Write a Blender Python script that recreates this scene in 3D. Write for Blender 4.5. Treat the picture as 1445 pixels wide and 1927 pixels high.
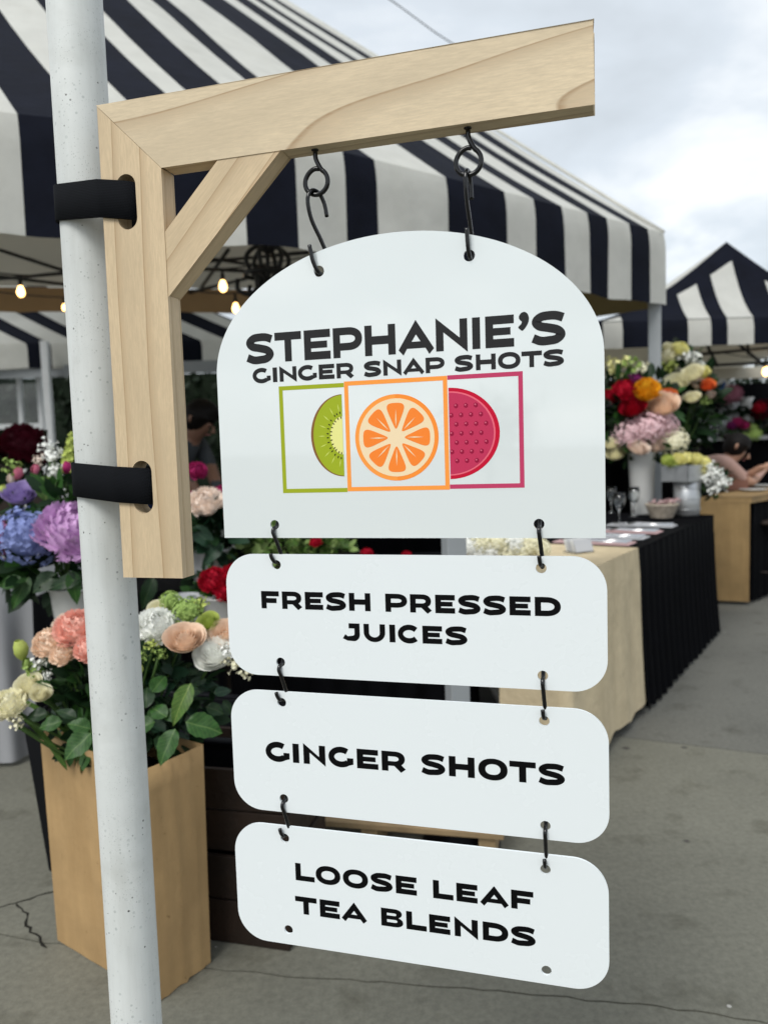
import bpy, bmesh, math, random
from mathutils import Vector, Matrix, Euler
from mathutils.geometry import tessellate_polygon
random.seed(7)
PI = math.pi
for _o in list(bpy.data.objects): bpy.data.objects.remove(_o)
SC = bpy.context.scene
COL = SC.collection

# ------------------------------------------------------------------ camera
CAM_H = 1.25
F_PX, CX, CY = 1447.0, 722.5, 963.5
_d = Vector((1282 - CX, 18700 - CY, F_PX)).normalized()        # plumb line seen by the camera (right, down, forward)
_Z = -_d; _F = Vector((0, 0, 1)); _Y = (_F - _Z * _F.dot(_Z)).normalized(); _X = _Y.cross(_Z)
RC = Matrix((_X, _Y, _Z))                                       # camera axes -> world
cam_data = bpy.data.cameras.new('camera'); cam = bpy.data.objects.new('camera', cam_data); COL.objects.link(cam)
_r, _dn, _fw = RC @ Vector((1, 0, 0)), RC @ Vector((0, 1, 0)), RC @ Vector((0, 0, 1))
cam.matrix_world = Matrix.Translation((0, 0, CAM_H)) @ Matrix((_r, -_dn, -_fw)).transposed().to_4x4()
cam_data.sensor_fit = 'VERTICAL'; cam_data.sensor_height = 36.0; cam_data.sensor_width = 27.0
cam_data.lens = F_PX / 1927 * 36.0
cam_data.clip_start = 0.05; cam_data.clip_end = 2000
cam_data.dof.use_dof = True; cam_data.dof.focus_distance = 1.03; cam_data.dof.aperture_fstop = 4.6
SC.camera = cam
def at(px, py, Y):
    "point in the place seen in direction (px, py) of the 1445x1927 photo, Y metres ahead"
    r = RC @ Vector(((px - CX) / F_PX, (py - CY) / F_PX, 1.0))
    return Vector((0, 0, CAM_H)) + r * (Y / r.y)
def onz(px, py, z):
    r = RC @ Vector(((px - CX) / F_PX, (py - CY) / F_PX, 1.0))
    return Vector((0, 0, CAM_H)) + r * ((z - CAM_H) / r.z)

# ------------------------------------------------------------------ sky and sun
SUN_EL, SUN_AZ = math.radians(50), math.radians(212)            # azimuth clockwise from +Y: behind the camera, to its left
W = bpy.data.worlds.new('World'); SC.world = W; W.use_nodes = True
nt = W.node_tree; nt.nodes.clear()
def wn(t, **k):
    n = nt.nodes.new(t)
    for a, b in k.items(): setattr(n, a, b)
    return n
out = wn('ShaderNodeOutputWorld'); bgs = wn('ShaderNodeBackground'); bgc = wn('ShaderNodeBackground'); mixw = wn('ShaderNodeMixShader')
sky = wn('ShaderNodeTexSky', sky_type='NISHITA', sun_disc=False, sun_elevation=SUN_EL, sun_rotation=SUN_AZ, air_density=1.2, dust_density=2.0)
bgs.inputs['Strength'].default_value = 0.10
nt.links.new(sky.outputs[0], bgs.inputs['Color'])
tc = wn('ShaderNodeTexCoord'); sep = wn('ShaderNodeSeparateXYZ'); nt.links.new(tc.outputs['Generated'], sep.inputs[0])
den = wn('ShaderNodeMath', operation='ADD'); mx = wn('ShaderNodeMath', operation='MAXIMUM'); mx.inputs[1].default_value = 0.0
nt.links.new(sep.outputs['Z'], mx.inputs[0]); nt.links.new(mx.outputs[0], den.inputs[0]); den.inputs[1].default_value = 0.28
dx = wn('ShaderNodeMath', operation='DIVIDE'); dy = wn('ShaderNodeMath', operation='DIVIDE')
nt.links.new(sep.outputs['X'], dx.inputs[0]); nt.links.new(den.outputs[0], dx.inputs[1])
nt.links.new(sep.outputs['Y'], dy.inputs[0]); nt.links.new(den.outputs[0], dy.inputs[1])
cmb = wn('ShaderNodeCombineXYZ'); nt.links.new(dx.outputs[0], cmb.inputs[0]); nt.links.new(dy.outputs[0], cmb.inputs[1])
noi = wn('ShaderNodeTexNoise'); noi.inputs['Scale'].default_value = 2.1; noi.inputs['Detail'].default_value = 7; noi.inputs['Roughness'].default_value = 0.52; noi.inputs['Distortion'].default_value = 0.35
nt.links.new(cmb.outputs[0], noi.inputs['Vector'])
rmp = wn('ShaderNodeValToRGB'); e = rmp.color_ramp.elements
e[0].position = 0.36; e[0].color = (0.585, 0.63, 0.665, 1); e[1].position = 0.64; e[1].color = (0.95, 0.975, 0.99, 1)
el = rmp.color_ramp.elements.new(0.5); el.color = (0.685, 0.74, 0.79, 1)
nt.links.new(noi.outputs['Fac'], rmp.inputs[0]); nt.links.new(rmp.outputs[0], bgc.inputs['Color'])
bgc.inputs['Strength'].default_value = 0.73
mixw.inputs[0].default_value = 0.88
nt.links.new(bgs.outputs[0], mixw.inputs[1]); nt.links.new(bgc.outputs[0], mixw.inputs[2]); nt.links.new(mixw.outputs[0], out.inputs[0])
sun_data = bpy.data.lights.new('sun', 'SUN'); sun = bpy.data.objects.new('sun', sun_data); COL.objects.link(sun)
sun_data.energy = 1.5; sun_data.angle = math.radians(28); sun_data.color = (1.0, 0.98, 0.93)
_sd = Vector((math.sin(SUN_AZ) * math.cos(SUN_EL), math.cos(SUN_AZ) * math.cos(SUN_EL), math.sin(SUN_EL)))
sun.rotation_euler = _sd.to_track_quat('Z', 'Y').to_euler(); sun.location = _sd * 30
SC.view_settings.view_transform = 'Standard'; SC.view_settings.look = 'None'; SC.view_settings.gamma = 1.0
SC.view_settings.use_curve_mapping = False; SC.view_settings.exposure = 0.70
SC.cycles.max_bounces = 8; SC.cycles.transparent_max_bounces = 8; SC.cycles.sample_clamp_indirect = 6.0
SC.cycles.use_denoising = True

# ------------------------------------------------------------------ materials
def lk(t, a, b): t.links.new(a, b)
def mat(name, col, rough=0.6, spec=0.5, var=0.0, vscale=8.0, bump=0.0, bscale=60.0, metal=0.0, transl=0.0, emit=None, estr=0.0, trans=0.0, coat=0.0, dark=None, tcol=None):
    m = bpy.data.materials.new(name); m.use_nodes = True; t = m.node_tree
    b = t.nodes['Principled BSDF']; o = t.nodes['Material Output']
    b.inputs['Base Color'].default_value = (*col, 1); b.inputs['Roughness'].default_value = rough
    b.inputs['Specular IOR Level'].default_value = spec; b.inputs['Metallic'].default_value = metal
    b.inputs['Transmission Weight'].default_value = trans; b.inputs['Coat Weight'].default_value = coat
    tcn = t.nodes.new('ShaderNodeTexCoord')
    if var > 0:
        n = t.nodes.new('ShaderNodeTexNoise'); n.inputs['Scale'].default_value = vscale; n.inputs['Detail'].default_value = 5; n.inputs['Roughness'].default_value = 0.62
        lk(t, tcn.outputs['Object'], n.inputs['Vector'])
        r = t.nodes.new('ShaderNodeValToRGB'); r.color_ramp.elements[0].position = 0.28; r.color_ramp.elements[1].position = 0.72
        d = dark or tuple(c * (1 - var) for c in col)
        r.color_ramp.elements[0].color = (*d, 1); r.color_ramp.elements[1].color = (*[min(1, c * (1 + var * 0.6)) for c in col], 1)
        lk(t, n.outputs['Fac'], r.inputs[0]); lk(t, r.outputs[0], b.inputs['Base Color'])
    if bump > 0:
        n2 = t.nodes.new('ShaderNodeTexNoise'); n2.inputs['Scale'].default_value = bscale; n2.inputs['Detail'].default_value = 4
        lk(t, tcn.outputs['Object'], n2.inputs['Vector'])
        bp = t.nodes.new('ShaderNodeBump'); bp.inputs['Strength'].default_value = bump; bp.inputs['Distance'].default_value = 0.01
        lk(t, n2.outputs['Fac'], bp.inputs['Height']); lk(t, bp.outputs[0], b.inputs['Normal'])
    if emit: b.inputs['Emission Color'].default_value = (*emit, 1); b.inputs['Emission Strength'].default_value = estr
    if transl > 0:
        tr = t.nodes.new('ShaderNodeBsdfTranslucent'); tr.inputs[0].default_value = (*(tcol or col), 1)
        mx_ = t.nodes.new('ShaderNodeMixShader'); mx_.inputs[0].default_value = transl
        lk(t, b.outputs[0], mx_.inputs[1]); lk(t, tr.outputs[0], mx_.inputs[2]); lk(t, mx_.outputs[0], o.inputs[0])
    return m
M = {}
M['acrylic'] = mat('white_acrylic', (0.745, 0.795, 0.795), 0.05, 1.0, coat=1.0)
M['acrylic_matte'] = mat('satin_white_acrylic', (0.775, 0.82, 0.835), 0.28, 0.5, bump=0.015, bscale=900)
M['ink'] = mat('black_vinyl', (0.002, 0.002, 0.0025), 0.5, 0.12)
M['ink_soft'] = mat('soft_black_vinyl', (0.011, 0.011, 0.012), 0.5, 0.3, bump=0.05, bscale=1500)
M['black_wire'] = mat('black_enamel_wire', (0.003, 0.003, 0.0035), 0.14, 0.5)
M['black_metal'] = mat('black_metal', (0.012, 0.012, 0.013), 0.4)
M['navy'] = mat('navy_canvas', (0.0052, 0.0066, 0.0135), 0.85, 0.12, var=0.35, vscale=5, bump=0.25, bscale=14)
M['white_canvas'] = mat('white_canvas', (0.72, 0.72, 0.675), 0.8, 0.25, var=0.10, vscale=6, bump=0.35, bscale=12, transl=0.34, tcol=(0.6, 0.58, 0.5))
M['liner'] = mat('grey_liner_canvas', (0.66, 0.625, 0.54), 0.85, 0.2, var=0.08, vscale=2, bump=0.2, bscale=5, transl=0.45)
M['warm_lit_canvas'] = mat('warm_lit_canvas', (0.42, 0.27, 0.14), 0.85, 0.2, var=0.12, vscale=3, transl=0.25)  # warm glow of the bulbs put into the canvas colour
M['backlit_canvas'] = mat('backlit_canvas', (0.20, 0.155, 0.07), 0.85, 0.2, var=0.15, vscale=3, transl=0.1)  # brown carries the backlit shade on the inner side of the valance
M['grey_pole'] = mat('grey_aluminium', (0.30, 0.32, 0.335), 0.45, 0.4, var=0.08, vscale=6)
M['white_paint'] = mat('white_paint', (0.70, 0.72, 0.73), 0.45, 0.5, var=0.06, vscale=5)
M['kraft'] = mat('kraft_paper', (0.42, 0.275, 0.13), 0.75, 0.25, var=0.16, vscale=5, bump=0.5, bscale=9)
M['kraft_inner'] = mat('kraft_inner', (0.47, 0.32, 0.18), 0.8, 0.3, var=0.1, vscale=6)
M['black_cloth'] = mat('black_cloth', (0.0018, 0.002, 0.003), 0.9, 0.08, var=0.3, vscale=8)
M['black_plastic'] = mat('black_plastic', (0.003, 0.0033, 0.005), 0.5, 0.2)
M['cream_cloth'] = mat('cream_linen', (0.58, 0.485, 0.325), 0.85, 0.2, var=0.16, vscale=9, bump=0.35, bscale=40)
M['grey_cloth'] = mat('grey_satin', (0.34, 0.345, 0.36), 0.45, 0.4, var=0.1, vscale=4)
M['dark_wood'] = mat('dark_stained_wood', (0.016, 0.0075, 0.0035), 0.65, 0.4, var=0.5, vscale=7, bump=0.3, bscale=30)
M['oak'] = mat('oak_panel', (0.29, 0.19, 0.08), 0.6, 0.4, var=0.22, vscale=5, bump=0.1, bscale=40)
M['pale_wood'] = mat('pale_slat_wood', (0.34, 0.24, 0.13), 0.7, 0.35, var=0.3, vscale=10, bump=0.2, bscale=40)
M['galv'] = mat('galvanised_steel', (0.46, 0.47, 0.48), 0.34, 0.5, metal=0.8, var=0.15, vscale=14)
M['steel'] = mat('polished_steel', (0.62, 0.62, 0.63), 0.16, 0.5, metal=1.0)
M['ceramic'] = mat('white_ceramic', (0.66, 0.66, 0.64), 0.25, 0.5, var=0.04, vscale=5)
M['grey_ceramic'] = mat('pale_grey_ceramic', (0.46, 0.47, 0.49), 0.35, 0.5, var=0.05, vscale=5)
M['glass'] = mat('clear_glass', (0.95, 0.97, 0.97), 0.02, 0.5, trans=1.0)
M['wicker'] = mat('pale_wicker', (0.42, 0.36, 0.29), 0.7, 0.3, var=0.35, vscale=40, bump=0.5, bscale=60)
M['pink_tissue'] = mat('pink_tissue', (0.62, 0.42, 0.42), 0.8, 0.2, transl=0.2)
M['soil'] = mat('dark_soil', (0.012, 0.010, 0.008), 0.95, 0.1)
M['stem'] = mat('green_stem', (0.04, 0.08, 0.018), 0.6, 0.2)
M['bulb'] = mat('lit_bulb', (1, 0.8, 0.5), 0.3, emit=(1.0, 0.55, 0.18), estr=5.0)
M['skin'] = mat('skin', (0.42, 0.24, 0.165), 0.5, 0.4, var=0.06, vscale=12)
M['skin_dark'] = mat('skin_tan', (0.22, 0.115, 0.075), 0.5, 0.4, var=0.06, vscale=12)
M['hair'] = mat('dark_hair', (0.005, 0.0035, 0.003), 0.6, 0.15)
M['grey_shirt'] = mat('grey_shirt', (0.055, 0.06, 0.065), 0.9, 0.2, var=0.1, vscale=10)
M['pink_shirt'] = mat('dusty_pink_shirt', (0.42, 0.27, 0.23), 0.9, 0.2, var=0.1, vscale=10)
M['denim'] = mat('dark_denim', (0.012, 0.02, 0.06), 0.9, 0.2, var=0.2, vscale=20)
M['blue_print'] = mat('blue_print', (0.02, 0.09, 0.30), 0.5)
M['crack'] = mat('crack_fill', (0.022, 0.021, 0.018), 0.95, 0.1)
M['bark'] = mat('dark_bark', (0.05, 0.038, 0.027), 0.9, 0.2, var=0.3, vscale=12, bump=0.4, bscale=20)
LEAFM = {}
for k, c in dict(dark=(0.009, 0.028, 0.009), mid=(0.030, 0.088, 0.018), light=(0.075, 0.15, 0.03), pale=(0.19, 0.27, 0.085), blue=(0.013, 0.040, 0.020), far=(0.010, 0.020, 0.009)).items():
    LEAFM[k] = mat('leaf_' + k, c, 0.5, 0.22, var=0.3, vscale=14, transl=0.15, tcol=tuple(min(1, x * 1.6) for x in c))
LEAFV = {}
def leaf_veins(name, c):
    m = mat(name, c, 0.45, 0.28, transl=0.15, tcol=tuple(min(1, x * 1.6) for x in c)); t = m.node_tree; b = t.nodes['Principled BSDF']
    tcn = t.nodes.new('ShaderNodeTexCoord'); sp = t.nodes.new('ShaderNodeSeparateXYZ'); lk(t, tcn.outputs['Generated'], sp.inputs[0])
    def mth(op, a, bb=None):
        n = t.nodes.new('ShaderNodeMath'); n.operation = op
        for i, v in enumerate((a, bb)):
            if v is None: continue
            if isinstance(v, float): n.inputs[i].default_value = v
            else: lk(t, v, n.inputs[i])
        return n.outputs[0]
    ax = mth('ABSOLUTE', mth('SUBTRACT', sp.outputs[0], 0.5))
    mid = mth('LESS_THAN', ax, 0.022)
    side = mth('GREATER_THAN', mth('SINE', mth('MULTIPLY', mth('SUBTRACT', sp.outputs[1], mth('MULTIPLY', ax, 0.55)), 52.0)), 0.90)
    f = mth('ADD', mid, mth('MULTIPLY', side, 0.45))
    nz = t.nodes.new('ShaderNodeTexNoise'); nz.inputs['Scale'].default_value = 5; nz.inputs['Detail'].default_value = 4; lk(t, tcn.outputs['Object'], nz.inputs['Vector'])
    mr = t.nodes.new('ShaderNodeMapRange'); mr.inputs[1].default_value = 0.3; mr.inputs[2].default_value = 0.7; mr.inputs[3].default_value = 0.0; mr.inputs[4].default_value = 1.0; lk(t, nz.outputs['Fac'], mr.inputs[0])
    m1 = t.nodes.new('ShaderNodeMix'); m1.data_type = 'RGBA'; lk(t, mr.outputs[0], m1.inputs[0]); m1.inputs[6].default_value = (*[x * 0.65 for x in c], 1); m1.inputs[7].default_value = (*[x * 1.3 for x in c], 1)
    m2 = t.nodes.new('ShaderNodeMix'); m2.data_type = 'RGBA'; lk(t, f, m2.inputs[0]); lk(t, m1.outputs[2], m2.inputs[6]); m2.inputs[7].default_value = (c[0] * 2.4 + .02, c[1] * 1.7 + .02, c[2] * 2.0 + .01, 1); lk(t, m2.outputs[2], b.inputs['Base Color'])
    return m
for k, c in dict(dark=(0.010, 0.032, 0.010), mid=(0.026, 0.080, 0.016), light=(0.070, 0.14, 0.028), pale=(0.19, 0.27, 0.085), blue=(0.014, 0.044, 0.022)).items(): LEAFV[k] = leaf_veins('veined_leaf_' + k, c)
PET = {}
for k, c in dict(coral=(0.95, 0.53, 0.44), peach=(0.96, 0.74, 0.58), blush=(0.95, 0.80, 0.70), cream=(0.96, 0.90, 0.68), white=(0.96, 0.97, 0.90), palepink=(0.82, 0.58, 0.61), blue=(0.25, 0.30, 0.58),
                 purple=(0.66, 0.41, 0.68), lilac=(0.46, 0.36, 0.66), orchid=(0.60, 0.26, 0.50), red=(0.47, 0.008, 0.03), wine=(0.085, 0.004, 0.014), magenta=(0.43, 0.03, 0.15), plum=(0.20, 0.02, 0.13), yellow=(0.82, 0.42, 0.02),
                 orange=(0.78, 0.20, 0.06), lime=(0.52, 0.60, 0.16), bud=(0.33, 0.46, 0.13), paleyellow=(0.90, 0.86, 0.42), pink=(0.70, 0.20, 0.30), dustypink=(0.45, 0.18, 0.25)).items():
    PET[k] = mat('petal_' + k, c, 0.6, 0.2, var=0.16, vscale=5, transl=0.16)

def wood_mat(name, c_light, c_line, seed, ring=26.0, tilt=(0.0, 0.02, 0.1), off=(0, 0, 0), dist=2.0, dsc=2.0):
    m = bpy.data.materials.new(name); m.use_nodes = True; t = m.node_tree; b = t.nodes['Principled BSDF']
    tcn = t.nodes.new('ShaderNodeTexCoord'); mp = t.nodes.new('ShaderNodeMapping')
    mp.inputs['Location'].default_value = off; mp.inputs['Rotation'].default_value = tilt; mp.inputs['Scale'].default_value = (0.22, 1, 1)
    lk(t, tcn.outputs['Object'], mp.inputs['Vector'])
    wv = t.nodes.new('ShaderNodeTexWave'); wv.wave_type = 'RINGS'; wv.rings_direction = 'X'; wv.wave_profile = 'SAW'
    wv.inputs['Scale'].default_value = ring; wv.inputs['Distortion'].default_value = dist; wv.inputs['Detail'].default_value = 1.2; wv.inputs['Detail Scale'].default_value = dsc; wv.inputs['Detail Roughness'].default_value = 0.45
    lk(t, mp.outputs[0], wv.inputs['Vector'])
    r1 = t.nodes.new('ShaderNodeValToRGB'); el = r1.color_ramp.elements
    el[0].position = 0.0; el[0].color = (0, 0, 0, 1); el[1].position = 1.0; el[1].color = (0.15, 0.15, 0.15, 1)
    x = el.new(0.70); x.color = (0.06, 0.06, 0.06, 1); x = el.new(0.95); x.color = (0.42, 0.42, 0.42, 1); x = el.new(0.985); x.color = (0.95, 0.95, 0.95, 1)
    lk(t, wv.outputs['Fac'], r1.inputs[0])
    mp2 = t.nodes.new('ShaderNodeMapping'); mp2.inputs['Scale'].default_value = (9, 130, 130); lk(t, tcn.outputs['Object'], mp2.inputs['Vector'])
    fb = t.nodes.new('ShaderNodeTexNoise'); fb.inputs['Scale'].default_value = 4.0; fb.inputs['Detail'].default_value = 5; fb.inputs['Roughness'].default_value = 0.7; lk(t, mp2.outputs[0], fb.inputs['Vector'])
    mp3 = t.nodes.new('ShaderNodeMapping'); mp3.inputs['Scale'].default_value = (3, 9, 9); lk(t, tcn.outputs['Object'], mp3.inputs['Vector'])
    lo = t.nodes.new('ShaderNodeTexNoise'); lo.inputs['Scale'].default_value = 1.6; lo.inputs['Detail'].default_value = 3; lk(t, mp3.outputs[0], lo.inputs['Vector'])
    def mixc(f, a, bb, fac=1.0):
        n = t.nodes.new('ShaderNodeMix'); n.data_type = 'RGBA'
        if isinstance(f, float): n.inputs[0].default_value = f
        else: lk(t, f, n.inputs[0])
        for s, v in ((6, a), (7, bb)):
            if isinstance(v, tuple): n.inputs[s].default_value = (*v, 1)
            else: lk(t, v, n.inputs[s])
        return n.outputs[2]
    lr = t.nodes.new('ShaderNodeMapRange'); lr.inputs[1].default_value = 0.3; lr.inputs[2].default_value = 0.7; lk(t, lo.outputs['Fac'], lr.inputs[0])
    base = mixc(lr.outputs[0], tuple(c * 0.86 for c in c_light), tuple(min(1, c * 1.08) for c in c_light))
    c2 = mixc(r1.outputs[0], base, c_line)
    fr = t.nodes.new('ShaderNodeMapRange'); fr.inputs[1].default_value = 0.38; fr.inputs[2].default_value = 0.72; fr.inputs[3].default_value = 0.0; fr.inputs[4].default_value = 0.30; lk(t, fb.outputs['Fac'], fr.inputs[0])
    c3 = mixc(fr.outputs[0], c2, tuple(c * 0.62 for c in c_light))
    mp4 = t.nodes.new('ShaderNodeMapping'); mp4.inputs['Scale'].default_value = (60, 420, 420); lk(t, tcn.outputs['Object'], mp4.inputs['Vector'])
    fl = t.nodes.new('ShaderNodeTexNoise'); fl.inputs['Scale'].default_value = 1.0; fl.inputs['Detail'].default_value = 3; fl.inputs['Roughness'].default_value = 0.6; lk(t, mp4.outputs[0], fl.inputs['Vector'])
    f2 = t.nodes.new('ShaderNodeMapRange'); f2.inputs[1].default_value = 0.36; f2.inputs[2].default_value = 0.66; f2.inputs[3].default_value = 0.0; f2.inputs[4].default_value = 0.42; lk(t, fl.outputs['Fac'], f2.inputs[0])
    c3 = mixc(f2.outputs[0], c3, tuple(c * 0.70 for c in c_light))
    lk(t, c3, b.inputs['Base Color']); b.inputs['Roughness'].default_value = 0.55; b.inputs['Specular IOR Level'].default_value = 0.3
    bp = t.nodes.new('ShaderNodeBump'); bp.inputs['Strength'].default_value = 0.12; bp.inputs['Distance'].default_value = 0.001; lk(t, fb.outputs['Fac'], bp.inputs['Height']); lk(t, bp.outputs[0], b.inputs['Normal'])
    return m
WL, WD = (0.665, 0.52, 0.335), (0.33, 0.20, 0.095)
M['maple_post'] = wood_mat('maple_post', WL, WD, 1, ring=15, tilt=(0.0, 0.03, 0.05), off=(0.31, 0.16, 0.26), dist=2.6, dsc=0.5)
M['maple_beam'] = wood_mat('maple_beam', (0.70, 0.575, 0.395), WD, 2, ring=13, tilt=(0.1, 0.24, 0.06), off=(0.1, 0.05, 0.15), dist=6.0, dsc=0.5)
M['maple_brace'] = wood_mat('maple_brace', WL, WD, 3, ring=13, tilt=(0.0, 0.05, -0.12), off=(0.0, 0.2, 0.22), dist=1.5, dsc=0.4)

def speckle_paint():
    m = bpy.data.materials.new('speckled_white_paint'); m.use_nodes = True; t = m.node_tree; b = t.nodes['Principled BSDF']
    tcn = t.nodes.new('ShaderNodeTexCoord')
    base = (0.66, 0.69, 0.69)
    prev = None
    def spots(scale, thr, col, prev, seedoff, big=0.32, soft=1.0):
        mp = t.nodes.new('ShaderNodeMapping'); mp.inputs['Location'].default_value = seedoff; lk(t, tcn.outputs['Object'], mp.inputs['Vector'])
        v = t.nodes.new('ShaderNodeTexVoronoi'); v.inputs['Scale'].default_value = scale; lk(t, mp.outputs[0], v.inputs['Vector'])
        # random cell value decides whether the cell has a spot and how big
        sp = t.nodes.new('ShaderNodeSeparateColor'); lk(t, v.outputs['Color'], sp.inputs[0])
        gt = t.nodes.new('ShaderNodeMapRange'); gt.inputs[1].default_value = thr; gt.inputs[2].default_value = 1.0; gt.inputs[3].default_value = 0.0; gt.inputs[4].default_value = big; lk(t, sp.outputs[0], gt.inputs[0])
        lt = t.nodes.new('ShaderNodeMath'); lt.operation = 'SUBTRACT'; lk(t, gt.outputs[0], lt.inputs[0]); lk(t, v.outputs['Distance'], lt.inputs[1])
        sm = t.nodes.new('ShaderNodeMapRange'); sm.inputs[1].default_value = -0.04; sm.inputs[2].default_value = 0.05; lk(t, lt.outputs[0], sm.inputs[0])
        cl = t.nodes.new('ShaderNodeTexNoise'); cl.inputs['Scale'].default_value = 9 + seedoff[0]; lk(t, mp.outputs[0], cl.inputs['Vector'])
        cm = t.nodes.new('ShaderNodeMapRange'); cm.inputs[1].default_value = 0.44; cm.inputs[2].default_value = 0.62; cm.inputs[4].default_value = soft; lk(t, cl.outputs['Fac'], cm.inputs[0])
        ml = t.nodes.new('ShaderNodeMath'); ml.operation = 'MULTIPLY'; lk(t, cm.outputs[0], ml.inputs[0]); lk(t, sm.outputs[0], ml.inputs[1])
        n = t.nodes.new('ShaderNodeMix'); n.data_type = 'RGBA'; lk(t, ml.outputs[0], n.inputs[0])
        if prev is None: n.inputs[6].default_value = (*base, 1)
        else: lk(t, prev, n.inputs[6])
        n.inputs[7].default_value = (*col, 1)
        return n.outputs[2]
    no = t.nodes.new('ShaderNodeTexNoise'); no.inputs['Scale'].default_value = 6; no.inputs['Detail'].default_value = 4; lk(t, tcn.outputs['Object'], no.inputs['Vector'])
    rr = t.nodes.new('ShaderNodeValToRGB'); rr.color_ramp.elements[0].position = 0.3; rr.color_ramp.elements[0].color = (0.58, 0.605, 0.59, 1); rr.color_ramp.elements[1].position = 0.7; rr.color_ramp.elements[1].color = (0.69, 0.71, 0.695, 1); lk(t, no.outputs['Fac'], rr.inputs[0])
    c = spots(110, 0.35, (0.42, 0.45, 0.44), rr.outputs[0], (0, 0, 0), 0.30, 0.75)
    c = spots(380, 0.25, (0.38, 0.40, 0.39), c, (3, 1, 2), 0.34, 0.7)
    c = spots(210, 0.55, (0.40, 0.42, 0.41), c, (5, 2, 8), 0.30, 0.8)
    c = spots(170, 0.86, (0.05, 0.05, 0.045), c, (7, 4, 1), 0.30, 1.0)
    lk(t, c, b.inputs['Base Color']); b.inputs['Roughness'].default_value = 0.58
    n2 = t.nodes.new('ShaderNodeTexNoise'); n2.inputs['Scale'].default_value = 700; lk(t, tcn.outputs['Object'], n2.inputs['Vector'])
    bp = t.nodes.new('ShaderNodeBump'); bp.inputs['Strength'].default_value = 0.12; bp.inputs['Distance'].default_value = 0.0008; lk(t, n2.outputs['Fac'], bp.inputs['Height']); lk(t, bp.outputs[0], b.inputs['Normal'])
    return m
M['pole_paint'] = speckle_paint()

def strap_mat():
    m = bpy.data.materials.new('woven_black_strap'); m.use_nodes = True; t = m.node_tree; b = t.nodes['Principled BSDF']
    tcn = t.nodes.new('ShaderNodeTexCoord'); br = t.nodes.new('ShaderNodeTexBrick'); br.inputs['Scale'].default_value = 1.0
    br.inputs['Brick Width'].default_value = 0.0042; br.inputs['Row Height'].default_value = 0.0021; br.inputs['Mortar Size'].default_value = 0.00045; br.inputs['Mortar Smooth'].default_value = 0.6
    br.inputs['Color1'].default_value = (0.0018, 0.002, 0.0026, 1); br.inputs['Color2'].default_value = (0.003, 0.0033, 0.0042, 1); br.inputs['Mortar'].default_value = (0.013, 0.0145, 0.018, 1)
    mp = t.nodes.new('ShaderNodeMapping'); mp.inputs['Rotation'].default_value = (0, 0, 0.16); lk(t, tcn.outputs['Object'], mp.inputs['Vector']); lk(t, mp.outputs[0], br.inputs['Vector'])
    lk(t, br.outputs['Color'], b.inputs['Base Color']); b.inputs['Roughness'].default_value = 0.85; b.inputs['Specular IOR Level'].default_value = 0.08
    bp = t.nodes.new('ShaderNodeBump'); bp.inputs['Strength'].default_value = 0.6; bp.inputs['Distance'].default_value = 0.0008; lk(t, br.outputs['Fac'], bp.inputs['Height']); lk(t, bp.outputs[0], b.inputs['Normal'])
    return m
M['strap'] = strap_mat()

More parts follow.
